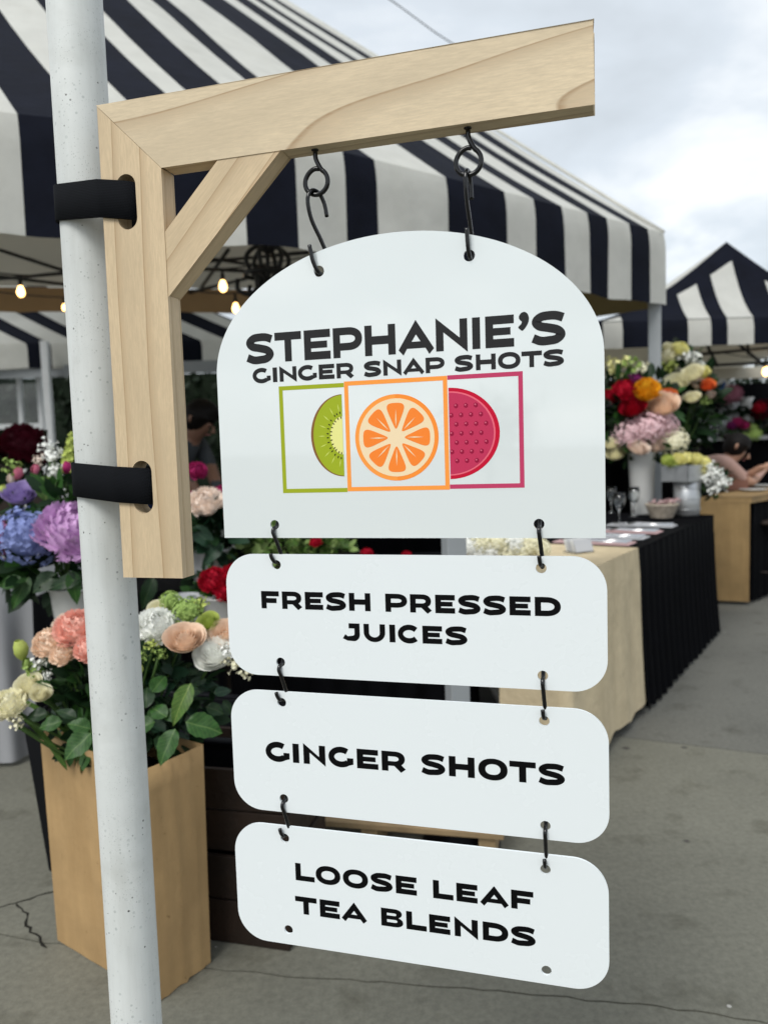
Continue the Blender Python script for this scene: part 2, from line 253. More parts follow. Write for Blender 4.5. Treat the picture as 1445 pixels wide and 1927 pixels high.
def concrete(name, c):
    m = bpy.data.materials.new(name); m.use_nodes = True; t = m.node_tree; b = t.nodes['Principled BSDF']; tcn = t.nodes.new('ShaderNodeTexCoord')
    def noise(s, d=5, r=0.6):
        n = t.nodes.new('ShaderNodeTexNoise'); n.inputs['Scale'].default_value = s; n.inputs['Detail'].default_value = d; n.inputs['Roughness'].default_value = r; lk(t, tcn.outputs['Object'], n.inputs['Vector']); return n.outputs['Fac']
    def ramp(f, p0, c0, p1, c1):
        r = t.nodes.new('ShaderNodeValToRGB'); r.color_ramp.elements[0].position = p0; r.color_ramp.elements[0].color = (*c0, 1); r.color_ramp.elements[1].position = p1; r.color_ramp.elements[1].color = (*c1, 1); lk(t, f, r.inputs[0]); return r.outputs[0]
    def mul(a, bb, f=1.0):
        n = t.nodes.new('ShaderNodeMix'); n.data_type = 'RGBA'; n.blend_type = 'MULTIPLY'; n.inputs[0].default_value = f; lk(t, a, n.inputs[6]); lk(t, bb, n.inputs[7]); return n.outputs[2]
    a = ramp(noise(1.3, 6), 0.3, tuple(x * 0.80 for x in c), 0.7, tuple(x * 1.15 for x in c))
    g = ramp(noise(55, 6, 0.75), 0.32, (0.72, 0.72, 0.72), 0.68, (1.12, 1.12, 1.12))
    st = ramp(noise(7, 4, 0.55), 0.30, (0.70, 0.69, 0.66), 0.44, (1, 1, 1))
    col = mul(mul(a, g), st, 0.95)
    v = t.nodes.new('ShaderNodeTexVoronoi'); v.inputs['Scale'].default_value = 5.5; lk(t, tcn.outputs['Object'], v.inputs['Vector'])
    sp = t.nodes.new('ShaderNodeSeparateColor'); lk(t, v.outputs['Color'], sp.inputs[0])
    gt = t.nodes.new('ShaderNodeMapRange'); gt.inputs[1].default_value = 0.5; gt.inputs[2].default_value = 1.0; gt.inputs[3].default_value = 0.0; gt.inputs[4].default_value = 0.15; lk(t, sp.outputs[1], gt.inputs[0])
    sb = t.nodes.new('ShaderNodeMath'); sb.operation = 'SUBTRACT'; lk(t, gt.outputs[0], sb.inputs[0]); lk(t, v.outputs['Distance'], sb.inputs[1])
    sm = t.nodes.new('ShaderNodeMapRange'); sm.inputs[1].default_value = -0.02; sm.inputs[2].default_value = 0.03; lk(t, sb.outputs[0], sm.inputs[0])
    n = t.nodes.new('ShaderNodeMix'); n.data_type = 'RGBA'; lk(t, sm.outputs[0], n.inputs[0]); lk(t, col, n.inputs[6]); n.inputs[7].default_value = (0.05, 0.045, 0.04, 1)
    v2 = t.nodes.new('ShaderNodeTexVoronoi'); v2.inputs['Scale'].default_value = 11; lk(t, tcn.outputs['Object'], v2.inputs['Vector'])
    sp2 = t.nodes.new('ShaderNodeSeparateColor'); lk(t, v2.outputs['Color'], sp2.inputs[0])
    g2 = t.nodes.new('ShaderNodeMapRange'); g2.inputs[1].default_value = 0.8; g2.inputs[2].default_value = 1.0; g2.inputs[3].default_value = 0.0; g2.inputs[4].default_value = 0.07; lk(t, sp2.outputs[0], g2.inputs[0])
    s2 = t.nodes.new('ShaderNodeMath'); s2.operation = 'SUBTRACT'; lk(t, g2.outputs[0], s2.inputs[0]); lk(t, v2.outputs['Distance'], s2.inputs[1])
    m2 = t.nodes.new('ShaderNodeMapRange'); m2.inputs[1].default_value = 0.0; m2.inputs[2].default_value = 0.02; lk(t, s2.outputs[0], m2.inputs[0])
    nn = t.nodes.new('ShaderNodeMix'); nn.data_type = 'RGBA'; lk(t, m2.outputs[0], nn.inputs[0]); lk(t, n.outputs[2], nn.inputs[6]); nn.inputs[7].default_value = (0.40, 0.39, 0.36, 1)
    lk(t, nn.outputs[2], b.inputs['Base Color']); b.inputs['Roughness'].default_value = 0.8
    bp = t.nodes.new('ShaderNodeBump'); bp.inputs['Strength'].default_value = 0.35; bp.inputs['Distance'].default_value = 0.004; lk(t, noise(120, 5, 0.7), bp.inputs['Height']); lk(t, bp.outputs[0], b.inputs['Normal'])
    return m
M['concrete'] = concrete('concrete', (0.158, 0.155, 0.124))
M['concrete_b'] = concrete('concrete_cool', (0.130, 0.129, 0.112))

def smudge(m, lo, hi, scale):
    t = m.node_tree; b = t.nodes['Principled BSDF']; tcn = t.nodes.new('ShaderNodeTexCoord'); n = t.nodes.new('ShaderNodeTexNoise'); n.inputs['Scale'].default_value = scale; n.inputs['Detail'].default_value = 5; n.inputs['Roughness'].default_value = 0.7; lk(t, tcn.outputs['Object'], n.inputs['Vector'])
    r = t.nodes.new('ShaderNodeMapRange'); r.inputs[1].default_value = 0.42; r.inputs[2].default_value = 0.68; r.inputs[3].default_value = lo; r.inputs[4].default_value = hi; lk(t, n.outputs['Fac'], r.inputs[0]); lk(t, r.outputs[0], b.inputs['Roughness'])
M['acrylic'].node_tree.nodes['Principled BSDF'].inputs['Coat IOR'].default_value = 1.65; smudge(M['acrylic'], 0.04, 0.10, 5); smudge(M['acrylic_matte'], 0.25, 0.31, 4)
def streaks(m, scale_xyz, amount, seed=0.0, lo=0.42, hi=0.7, tint=(0.5, 0.48, 0.44)):
    "stretched grime multiplied over whatever the material already has"
    t = m.node_tree; b = t.nodes['Principled BSDF']; tcn = t.nodes.new('ShaderNodeTexCoord'); mp = t.nodes.new('ShaderNodeMapping'); mp.inputs['Scale'].default_value = scale_xyz; mp.inputs['Location'].default_value = (seed, seed * 2, seed * 3); lk(t, tcn.outputs['Object'], mp.inputs['Vector'])
    n = t.nodes.new('ShaderNodeTexNoise'); n.inputs['Scale'].default_value = 1.0; n.inputs['Detail'].default_value = 6; n.inputs['Roughness'].default_value = 0.65; lk(t, mp.outputs[0], n.inputs['Vector'])
    r = t.nodes.new('ShaderNodeMapRange'); r.inputs[1].default_value = lo; r.inputs[2].default_value = hi; r.inputs[4].default_value = amount; lk(t, n.outputs['Fac'], r.inputs[0])
    mx_ = t.nodes.new('ShaderNodeMix'); mx_.data_type = 'RGBA'; mx_.blend_type = 'MULTIPLY'; lk(t, r.outputs[0], mx_.inputs[0])
    src = b.inputs['Base Color'].links[0].from_socket if b.inputs['Base Color'].links else None
    if src: lk(t, src, mx_.inputs[6])
    else: mx_.inputs[6].default_value = b.inputs['Base Color'].default_value
    mx_.inputs[7].default_value = (*tint, 1); lk(t, mx_.outputs[2], b.inputs['Base Color'])
streaks(M['pole_paint'], (30, 30, 3.0), 0.30, 2.0, 0.45, 0.75); streaks(M['pole_paint'], (9, 9, 12), 0.28, 5.0, 0.5, 0.7, (0.6, 0.6, 0.56))
streaks(M['kraft'], (16, 16, 2.5), 0.45, 1.0, 0.40, 0.72, (0.66, 0.62, 0.56)); streaks(M['kraft'], (60, 60, 40), 0.6, 3.0, 0.66, 0.72, (0.35, 0.30, 0.25))
streaks(M['oak'], (30, 30, 2), 0.5, 4.0, 0.40, 0.72, (0.6, 0.55, 0.48)); streaks(M['cream_cloth'], (20, 20, 2.2), 0.35, 6.0, 0.42, 0.7, (0.72, 0.70, 0.66))
streaks(M['white_canvas'], (3, 3, 3), 0.16, 7.0, 0.45, 0.7, (0.78, 0.76, 0.70))

# ------------------------------------------------------------------ mesh helpers
class MB:
    def __init__(s): s.v, s.f, s.m = [], [], []
    def add(s, vs, fs, mi=0):
        o = len(s.v); s.v.extend([tuple(p) for p in vs])
        for q in fs: s.f.append(tuple(o + i for i in q)); s.m.append(mi)
    def mesh(s, name, smooth=True):
        me = bpy.data.meshes.new(name); me.from_pydata(s.v, [], s.f); me.update()
        if len(set(s.m)) > 1 or (s.m and s.m[0]): me.polygons.foreach_set('material_index', s.m)
        if smooth: me.polygons.foreach_set('use_smooth', [True] * len(me.polygons))
        return me
def link(o): COL.objects.link(o); return o
def tag(o, label=None, cat=None, group=None, kind=None):
    if label: o['label'] = label
    if cat: o['category'] = cat
    if group: o['group'] = group
    if kind: o['kind'] = kind
    return o
def thing(name, label, cat, loc=(0, 0, 0), group=None):
    o = link(bpy.data.objects.new(name, None)); o.empty_display_size = 0.1; o.location = loc
    return tag(o, label, cat, group)
def setpar(o, parent):
    o.parent = parent
    if parent is not None and parent.type == 'EMPTY': o.matrix_parent_inverse = Matrix.Translation(-Vector(parent.location))
def obj(name, mb, mats, parent=None, smooth=True, bevel=0.0):
    me = mb if isinstance(mb, bpy.types.Mesh) else mb.mesh(name, smooth)
    if not isinstance(mats, (list, tuple)): mats = [mats]
    if not me.materials:
        for m_ in mats: me.materials.append(m_)
    o = link(bpy.data.objects.new(name, me)); setpar(o, parent)
    if bevel > 0:
        b = o.modifiers.new('bevel', 'BEVEL'); b.width = bevel; b.segments = 2; b.limit_method = 'ANGLE'; b.angle_limit = math.radians(50)
    return o
def inst(name, me, parent, loc, rot=None, scale=1.0, mt=None):
    o = link(bpy.data.objects.new(name, me))
    sc = Matrix.Diagonal((*( (scale,) * 3 if not hasattr(scale, '__len__') else scale), 1))
    o.matrix_basis = Matrix.Translation(loc) @ (rot.to_matrix().to_4x4() if rot is not None else Matrix()) @ sc
    setpar(o, parent)
    if mt is not None:
        if not me.materials: me.materials.append(None)
        o.material_slots[0].link = 'OBJECT'; o.material_slots[0].material = mt
    return o
BOXF = [(0, 1, 3, 2), (4, 6, 7, 5), (0, 4, 5, 1), (2, 3, 7, 6), (0, 2, 6, 4), (1, 5, 7, 3)]
def box(mb, c, s, rz=0.0, mi=0, R=None):
    R = R or Matrix.Rotation(rz, 3, 'Z'); c = Vector(c)
    mb.add([c + R @ Vector((x * s[0] / 2, y * s[1] / 2, z * s[2] / 2)) for x in (-1, 1) for y in (-1, 1) for z in (-1, 1)], BOXF, mi)
def bar(mb, a, b, w, h=None, mi=0):
    a, b = Vector(a), Vector(b); d = b - a; q = d.to_track_quat('X', 'Z').to_matrix()
    box(mb, (a + b) / 2, (d.length, w, h or w), R=q, mi=mi)
def crom(pts, n=6):
    pts = [Vector(p) for p in pts]; out_ = []
    P_ = [pts[0] * 2 - pts[1]] + pts + [pts[-1] * 2 - pts[-2]]
    for i in range(1, len(P_) - 2):
        a, b, c, d = P_[i - 1:i + 3]
        for k in range(n):
            t = k / n
            out_.append(0.5 * ((2 * b) + (c - a) * t + (2 * a - 5 * b + 4 * c - d) * t * t + (3 * b - a - 3 * c + d) * t ** 3))
    out_.append(pts[-1]); return out_
def tube(mb, pts, r, n=8, mi=0, cap=True, closed=False):
    pts = [Vector(p) for p in pts]; N = len(pts); rs = r if hasattr(r, '__len__') else [r] * N
    T = []
    for i in range(N):
        if closed: d = pts[(i + 1) % N] - pts[i - 1]
        else: d = pts[min(i + 1, N - 1)] - pts[max(i - 1, 0)]
        T.append(d.normalized() if d.length > 1e-9 else Vector((0, 0, 1)))
    nrm = T[0].orthogonal().normalized(); vs = []
    for i in range(N):
        nrm = (nrm - T[i] * nrm.dot(T[i])).normalized(); bn = T[i].cross(nrm)
        for k in range(n):
            a = 2 * PI * k / n; vs.append(pts[i] + (nrm * math.cos(a) + bn * math.sin(a)) * rs[i])
    fs = []
    for i in range(N if closed else N - 1):
        j = (i + 1) % N
        for k in range(n):
            l = (k + 1) % n; fs.append((i * n + k, i * n + l, j * n + l, j * n + k))
    if cap and not closed: fs.append(tuple(range(n))[::-1]); fs.append(tuple((N - 1) * n + k for k in range(n)))
    mb.add(vs, fs, mi)
def lathe(mb, prof, c=(0, 0, 0), n=24, mi=0):
    c = Vector(c); vs = []
    for r, z in prof:
        for k in range(n): vs.append(c + Vector((r * math.cos(2 * PI * k / n), r * math.sin(2 * PI * k / n), z)))
    fs = [(i * n + k, i * n + (k + 1) % n, (i + 1) * n + (k + 1) % n, (i + 1) * n + k) for i in range(len(prof) - 1) for k in range(n)]
    mb.add(vs, fs, mi)
def extrude(mb, loops, z0, z1, mi=0, sides=True, back=True):
    "flat shape with holes (list of 2-D loops), extruded from z0 to z1"
    flat = [p for l in loops for p in l]
    tris = tessellate_polygon([[Vector((p[0], p[1], 0)) for p in l] for l in loops])
    def up(t):
        a, b, c = (flat[i] for i in t)
        return (b[0] - a[0]) * (c[1] - a[1]) - (b[1] - a[1]) * (c[0] - a[0]) > 0
    n = len(flat); vs = [(p[0], p[1], z1) for p in flat]; fs = [t if up(t) else t[::-1] for t in tris]
    if back or sides:
        vs += [(p[0], p[1], z0) for p in flat]
    if back: fs += [tuple(i + n for i in (t[::-1] if up(t) else t)) for t in tris]
    if sides:
        o = 0
        for li, l in enumerate(loops):
            ar = sum(l[i - 1][0] * l[i][1] - l[i][0] * l[i - 1][1] for i in range(len(l)))
            ccw = (ar > 0) == (li == 0)
            k = len(l)
            for i in range(k):
                j = (i + 1) % k; q = (o + i, o + i + n, o + j + n, o + j)
                fs.append(q if not ccw else q[::-1])
            o += k
    mb.add(vs, fs, mi)
def circ(cx_, cy_, r, n=28, ry=None): return [(cx_ + r * math.cos(2 * PI * i / n), cy_ + (ry or r) * math.sin(2 * PI * i / n)) for i in range(n)]
def rrect(x0, y0, x1, y1, r, n=12):
    o = []
    for cx_, cy_, a0 in ((x1 - r, y1 - r, 0), (x0 + r, y1 - r, PI / 2), (x0 + r, y0 + r, PI), (x1 - r, y0 + r, 1.5 * PI)):
        o += [(cx_ + r * math.cos(a0 + PI / 2 * k / n), cy_ + r * math.sin(a0 + PI / 2 * k / n)) for k in range(n + 1)]
    return o
# ================================================================== the setting: ground
def struct(name, mb, mats, parent=None, smooth=False):
    o = obj(name, mb, mats, parent, smooth)
    if parent is None: o['kind'] = 'structure'
    return o
mb = MB(); mb.add([(-300, -300, -0.022), (300, -300, -0.022), (300, 300, -0.022), (-300, 300, -0.022)], [(0, 1, 2, 3)])
ground = struct('ground', mb, M['concrete_b'])
rj = random.Random(3)
def jag(f, x0, x1, n, amp):
    pts = []
    for i in range(n + 1):
        x = x0 + (x1 - x0) * i / n
        pts.append((x, f(x) + rj.uniform(-amp, amp)))
    return pts
J1 = jag(lambda x: 3.623 - 0.454 * x, -8, 8, 60, 0.002)                       # straight saw-cut joint
J2 = jag(lambda x: 1.7075 - 0.215 * x + 0.022 * math.sin(x * 3.1) + (0.05 * max(0, -x - 0.75)), -8, 8, 420, 0.006)   # rough, broken joint
def slab(loop, m_):
    b = MB(); extrude(b, [loop], -0.03, 0.0); return struct('paving_slab', b, m_, ground)
slab([(x, y + 0.004) for x, y in J1] + [(8, 40), (-8, 40)], M['concrete_b'])
slab([(x, y - 0.004) for x, y in J1][::-1] + [(x, y + 0.003) for x, y in J2], M['concrete'])
slab([(x, y - 0.003) for x, y in J2][::-1] + [(-8, -9), (8, -9)], M['concrete'])
def crack(pts, w):
    b = MB(); P2 = []
    for a, c in zip(pts, pts[1:]):
        n = max(2, int((Vector(c) - Vector(a)).length / 0.018))
        for i in range(n): P2.append(Vector(a).lerp(Vector(c), i / n) + Vector((rj.uniform(-.006, .006), rj.uniform(-.006, .006))))
    P2.append(Vector(pts[-1])); L, R_ = [], []
    for i, p in enumerate(P2):
        d = (P2[min(i + 1, len(P2) - 1)] - P2[max(0, i - 1)]).normalized(); nn = Vector((-d.y, d.x)); ww = w * rj.uniform(0.35, 1.2) * (1 if i < len(P2) - 1 else 0.2)
        L.append((*(p + nn * ww), 0.0015)); R_.append((*(p - nn * ww), 0.0015))
    k = len(L); b.add(L + R_, [(i, i + k, i + 1 + k, i + 1) for i in range(k - 1)]); return struct('crack', b, M['crack'], ground)
crack([(-1.078, 2.086), (-1.02, 2.03), (-0.985, 1.965), (-0.943, 1.925), (-0.90, 1.88)], 0.0035)
crack([(-1.6, 1.86), (-1.30, 1.99), (-1.078, 2.086), (-0.99, 2.14), (-0.70, 2.28)], 0.003)
crack([(-0.65, 1.46), (-0.66, 1.50), (-0.655, 1.56)], 0.002)

# ================================================================== striped tents
def ripple(s, seed): return math.sin(s * 9 + seed) * 0.5 + math.sin(s * 23 + seed * 2.3) * 0.3 + math.sin(s * 5.1 + 1 + seed) * 0.4
def canopy(E, up, tmax, bounds, first_navy, drop, root, seed=0.0, sag=0.03, nt_=14, bot_wave=0.012):
    "roof sheet of sewn stripes from the eave polyline E up along `up`, and the valance hanging from the eave"
    E = [Vector(e) for e in E]; L = [0]
    for a, b in zip(E, E[1:]): L.append(L[-1] + (b - a).length)
    # smooth the eave a little
    def ev(s):
        for i in range(len(E) - 1):
            if s <= L[i + 1] or i == len(E) - 2: return E[i].lerp(E[i + 1], (s - L[i]) / (L[i + 1] - L[i]))
    up = Vector(up); hd = Vector((up.x, up.y, 0)).normalized(); outw = -hd
    roof, val = MB(), MB(); col = 0 if first_navy else 1
    nrm = Vector((outw.x * up.z, outw.y * up.z, 1)).normalized()
    for a, b in zip(bounds, bounds[1:]):
        nu = max(3, int((b - a) / 0.06)); rv, vv = [], []
        for j in range(nu + 1):
            s = a + (b - a) * j / nu; e = ev(s)
            for k in range(nt_ + 1):
                t = tmax * (k / nt_) ** 1.4
                p = e + up * t - nrm * (sag * math.sin(PI * min(1, t / 2.2)) + 0.008 * ripple(s, seed + t) * min(1, t * 3))
                rv.append(p)
            for k in range(9):
                h = drop * k / 8; q = min(1, k / 2)
                p = e + outw * (0.018 * math.sin(PI / 2 * q) + 0.012 * ripple(s, seed) * (h / drop)) + Vector((0, 0, -h + (bot_wave * ripple(s * 0.7, seed + 2) if k == 8 else 0)))
                if k == 0: p = e.copy()
                vv.append(p)
        n = nt_ + 1
        roof.add(rv, [(j * n + k, (j + 1) * n + k, (j + 1) * n + k + 1, j * n + k + 1) for j in range(nu) for k in range(nt_)], col)
        val.add(vv, [(j * 9 + k, j * 9 + k + 1, (j + 1) * 9 + k + 1, (j + 1) * 9 + k) for j in range(nu) for k in range(8)], col)
        col = 1 - col
    r = obj('canopy', roof, [M['navy'], M['white_canvas']], root)
    v = obj('valance', val, [M['navy'], M['white_canvas']], root)
    return r, v, ev
# ---- the big market tent behind the sign
EZ = 2.72
E1 = [(-3.2, 2.8, EZ), (-2.2, 3.13, EZ), (-1.45, 3.42, EZ), (-0.35, 3.78, EZ), (0.75, 4.6, EZ), (2.045, 5.6, EZ)]
UP = Vector((-0.6, 0.8, 0.772))
tent = thing('market_tent', 'large navy and white striped market tent behind the hanging sign', 'tent', (2.0, 5.6, 0))
bnd = [0.0, 0.28, 0.55, 0.85, 1.15, 1.45, 1.80, 2.10, 2.36, 2.60, 2.74, 2.986, 3.266, 3.458, 3.941, 4.393, 4.645, 4.905, 5.157, 5.363, 5.61, 5.827, 6.022]
canopy(E1, UP, 5.6, bnd, True, 0.51, tent, 0.6)
# rear slope, right end valance, flat ceiling liner and its border, coloured tan for the warm bulb light
ridge = [Vector(e) + UP * 5.6 for e in E1]
mb = MB(); rear = [p + Vector((-0.6, 0.8, 0)) * 0.9 + Vector((0, 0, -3.6)) for p in ridge]
mb.add(ridge + rear, [(i, i + 1, i + 1 + len(ridge), i + len(ridge)) for i in range(len(ridge) - 1)]); obj('rear_canopy', mb, M['white_canvas'], tent)
mb = MB(); c0 = Vector((2.045, 5.6, EZ)); tube(mb, [c0 + UP * (5.6 * i / 14) + Vector((0.0, 0.0, 0.004)) for i in range(15)], 0.014, 6); obj('hip_seam', mb, M['white_canvas'], tent)
def sidev(p0_, p1_, ztop, zbot, m_, name, seed=1.0, n=30):
    b = MB(); p0_, p1_ = Vector(p0_), Vector(p1_); nn = Vector((-(p1_ - p0_).y, (p1_ - p0_).x, 0)).normalized(); vs = []
    for i in range(n + 1):
        p = p0_.lerp(p1_, i / n)
        for k in range(4):
            z = ztop + (zbot - ztop) * k / 3; vs.append((*(p + nn * 0.012 * ripple(i * 0.15, seed) * k / 3).xy, z + (0.008 * ripple(i * 0.1, seed + 3) if k == 3 else 0)))
    b.add(vs, [(i * 4 + k, i * 4 + k + 1, (i + 1) * 4 + k + 1, (i + 1) * 4 + k) for i in range(n) for k in range(3)]); return obj(name, b, m_, tent)
IN = Vector((-0.6, 0.8, 0))
sidev((2.04, 5.61, 0), Vector((2.04, 5.61, 0)) + IN * 3.6, EZ, 2.215, M['backlit_canvas'], 'end_valance')
BACK0, BACK1 = onz(-260, 535, EZ - 0.02), onz(640, 545, EZ - 0.02)
corner_in = Vector((2.03, 5.60, EZ)) + IN * 3.6
mb = MB(); front = [Vector(e) + Vector((0, 0.02, -0.03)) for e in E1]
backl = [BACK0.lerp(BACK1, i / 4) for i in range(5)] + [Vector((corner_in.x, corner_in.y, EZ - 0.02))]
nn_ = 12; vs = []
for a, b in zip(front, backl):
    for k in range(nn_ + 1): vs.append(a.lerp(b, k / nn_) + Vector((0, 0, -0.035 * math.sin(PI * (k / nn_ * 4 % 1)))))
mb.add(vs, [(i * (nn_ + 1) + k, i * (nn_ + 1) + k + 1, (i + 1) * (nn_ + 1) + k + 1, (i + 1) * (nn_ + 1) + k) for i in range(5) for k in range(nn_)])
obj('ceiling_liner', mb, M['liner'], tent)
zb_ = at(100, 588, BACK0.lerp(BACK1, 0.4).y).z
sidev((BACK0.x, BACK0.y, 0), (BACK1.x, BACK1.y, 0), EZ - 0.03, zb_, M['warm_lit_canvas'], 'rear_valance')
# frame: corner leg, eave rails, ceiling trusses
mb = MB(); lp = at(1232, 900, 5.62); box(mb, (lp.x, lp.y, 1.36), (0.088, 0.088, 2.70), rz=-0.35); leg = obj('leg', mb, M['grey_pole'], tent, smooth=False, bevel=0.008)
mb = MB(); box(mb, (lp.x, lp.y, 0.012), (0.2, 0.2, 0.02), rz=0.6); obj('foot_plate', mb, M['grey_pole'], leg, smooth=False)
mb = MB(); lp2 = BACK0.lerp(BACK1, 0.15); box(mb, (lp2.x, lp2.y, 1.33), (0.07, 0.07, 2.6)); obj('leg', mb, M['grey_pole'], tent, smooth=False)
def strut(a, b, r=0.014, par=tent):
    b_ = MB(); tube(b_, [a, b], r, 6); return obj('truss_bar', b_, M['black_metal'], par)
def cz(px, py, dz=0.06): return onz(px, py, EZ - dz)
strut(cz(-40, 528), cz(640, 470)); strut(cz(-40, 515), cz(330, 560)); strut(cz(330, 476), cz(620, 520)); strut(cz(340, 555), cz(560, 500)); strut(cz(0, 470), cz(230, 545)); strut(cz(380, 540), cz(430, 470)); strut(cz(330, 503), cz(640, 520, .09))
# ---- tent far left, behind the flowers
tl = thing('market_tent', 'distant striped tent at the far left behind the flower buckets', 'tent', (-4.0, 8.6, 0))
zE, YL = at(60, 640, 8.6).z, 8.6
xa, xb = at(-420, 640, YL).x, at(520, 640, YL).x
wd = [0.0]
rb = random.Random(5)
while wd[-1] < xb - xa: wd.append(wd[-1] + rb.choice([0.26, 0.3, 0.34]))
wd[-1] = xb - xa
ztop_ = zE - at(60, 690, YL).z
canopy([(xa, YL, zE), (xb, YL + 0.5, zE)], (-0.95, 0.5, 0.55), 3.2, wd, True, ztop_, tl, 2.0, sag=0.06)
mb = MB()
for px in (-160, 92, 440, 505):
    p = at(px, 760, YL + 0.1); box(mb, (p.x, p.y, zE / 2), (0.075, 0.075, zE)); obj('leg', mb, M['white_paint'], tl, smooth=False); mb = MB()
box(mb, ((xa + xb) / 2, YL + 0.3, at(60, 700, YL + 0.3).z), (xb - xa, 0.06, 0.13), rz=0.0); obj('eave_rail', mb, M['grey_pole'], tl, smooth=False)
# ---- tent at the right
tr = thing('market_tent', 'small peaked navy tent with white stripes at the right edge', 'tent', (4.0, 7.2, 0))
YR = 7.2
P_l, P_r = at(1112, 606, YR), at(1640, 592, YR); ze_r = (P_l.z + P_r.z) / 2; P_l.z = P_r.z = ze_r
apex = at(1366, 455, YR + 0.55)
drop_r = ze_r - at(1290, 652, YR).z
bpx = [1112, 1133, 1170, 1262 + 31, 1336, 1367, 1416, 1470, 1520, 1580, 1640]
fr = [(at(x, 600, YR).x - P_l.x) / (P_r.x - P_l.x) for x in bpx]
fr[0], fr[-1] = 0.0, 1.0
roof, val = MB(), MB(); col = 0
tops = {1: .34, 3: .62, 5: .97, 7: .62, 9: .4}                   # how far up each white stripe reaches
def prof(t): return t ** 1.0 - 0.16 * math.sin(PI * t) * (1 - t * 0.3)     # concave peaked roof
def rp(f, t):
    b_ = P_l.lerp(P_r, f); p = b_.lerp(apex, t); p.z = ze_r + (apex.z - ze_r) * prof(t); return p
fa = (apex.x * YR / (YR + 0.55) - P_l.x) / (P_r.x - P_l.x)
for i, (a, b) in enumerate(zip(fr, fr[1:])):
    nu, ntt = 4, 10; vs = []
    for j in range(nu + 1):
        f = a + (b - a) * j / nu
        for k in range(ntt + 1): vs.append(rp(f, k / ntt))
    # stripes keep their width up the slope: white only where the vertical strip still lies on this face
    white = i % 2 == 1
    roof.add(vs, [(j * (ntt + 1) + k, (j + 1) * (ntt + 1) + k, (j + 1) * (ntt + 1) + k + 1, j * (ntt + 1) + k + 1) for j in range(nu) for k in range(ntt)], 0)
    vv = []
    for j in range(nu + 1):
        f = a + (b - a) * j / nu; e_ = P_l.lerp(P_r, f)
        for k in range(4): vv.append(e_ + Vector((0, -0.02 * (k > 0) + 0.008 * ripple(f * 5, 4) * k / 3, -drop_r * k / 3)))
    val.add(vv, [(j * 4 + k, j * 4 + k + 1, (j + 1) * 4 + k + 1, (j + 1) * 4 + k) for j in range(nu) for k in range(3)], 1 if white else 0)
obj('canopy', roof, [M['navy'], M['white_canvas']], tr); obj('valance', val, [M['navy'], M['white_canvas']], tr)
# white cloth stripes sewn on the front slope: vertical strips cut by the hip
for i in (1, 3, 5, 7, 9):
    a, b = fr[i], fr[i + 1]; vs = []; nu, ntt = 6, 10
    for j in range(nu + 1):
        f = a + (b - a) * j / nu                                  # constant-x strip: solve for the hip height
        X = P_l.lerp(P_r, f).x; side = (X - P_l.x) / (apex.x - P_l.x) if X < apex.x else (P_r.x - X) / (P_r.x - apex.x)
        tm = max(0.01, max(0.0, side) * 0.86 - 0.05)
        for k in range(ntt + 1):
            t = tm * k / ntt; g = (f - t * (apex.x - P_l.x) / (P_r.x - P_l.x)) / max(1e-4, 1 - t)
            p = rp(min(1, max(0, g)), t); vs.append(p + Vector((0, -0.006, 0.006)))
    b_ = MB(); b_.add(vs, [(j * (ntt + 1) + k, (j + 1) * (ntt + 1) + k, (j + 1) * (ntt + 1) + k + 1, j * (ntt + 1) + k + 1) for j in range(nu) for k in range(ntt)]); obj('white_stripe', b_, M['white_canvas'], tr)
# side slopes and the ceiling below
mb = MB(); bl, br_ = P_l + Vector((0, 3.0, 0)), P_r + Vector((0, 3.0, 0))
for A, B in ((bl, P_l), (P_r, br_), (br_, bl)):
    vs = []
    for j in range(7):
        for k in range(9):
            p = A.lerp(B, j / 6).lerp(apex, k / 8); p.z = ze_r + (apex.z - ze_r) * prof(k / 8); vs.append(p)
    mb.add(vs, [(j * 9 + k, (j + 1) * 9 + k, (j + 1) * 9 + k + 1, j * 9 + k + 1) for j in range(6) for k in range(8)])
obj('side_slopes', mb, M['white_canvas'], tr)
mb = MB(); vs = [P_l + Vector((0, .05, -.03)), P_r + Vector((0, .05, -.03)), br_ + Vector((0, 0, -.25)), bl + Vector((0, 0, -.25))]; mb.add(vs, [(0, 1, 2, 3)]); obj('ceiling_liner', mb, M['liner'], tr, smooth=False)
for a, b in (((1300, 668), (1445, 655)), ((1330, 650), (1350, 690)), ((1405, 640), (1408, 668)), ((1290, 690), (1445, 682)), ((1380, 640), (1440, 690))):
    strut(at(*a, YR + 0.9), at(*b, YR + 0.9), 0.016, tr)
mb = MB(); p0_, p1_ = at(1300, 703, YR + 2.6), at(1520, 700, YR + 2.6); box(mb, (p0_ + p1_) / 2, ((p1_ - p0_).length, 0.02, 0.14)); obj('rear_valance', mb, M['liner'], tr, smooth=False)
for px in (1124, 1610):
    p = at(px, 700, YR + 0.05); mb = MB(); box(mb, (p.x, p.y, ze_r / 2), (0.05, 0.05, ze_r)); obj('leg', mb, M['grey_pole'], tr, smooth=False)
# ================================================================== the hanging sign: everything here lives in the sign's own plane
ANG = math.radians(15.769)
U_, N_ = Vector((math.cos(ANG), -math.sin(ANG), 0)), Vector((-math.sin(ANG), -math.cos(ANG), 0)); Z_ = Vector((0, 0, 1))
P0 = at(780, 1000, 1.0)
MS = Matrix.Translation(P0) @ Matrix((U_, Z_, N_)).transposed().to_4x4()      # local x = along the beam, y = up, z = towards the viewer
def S(u, v, w=0.0): return MS @ Vector((u / 1000, v / 1000, w / 1000))
def mm(l): return [(x / 1000, y / 1000) for x, y in l]
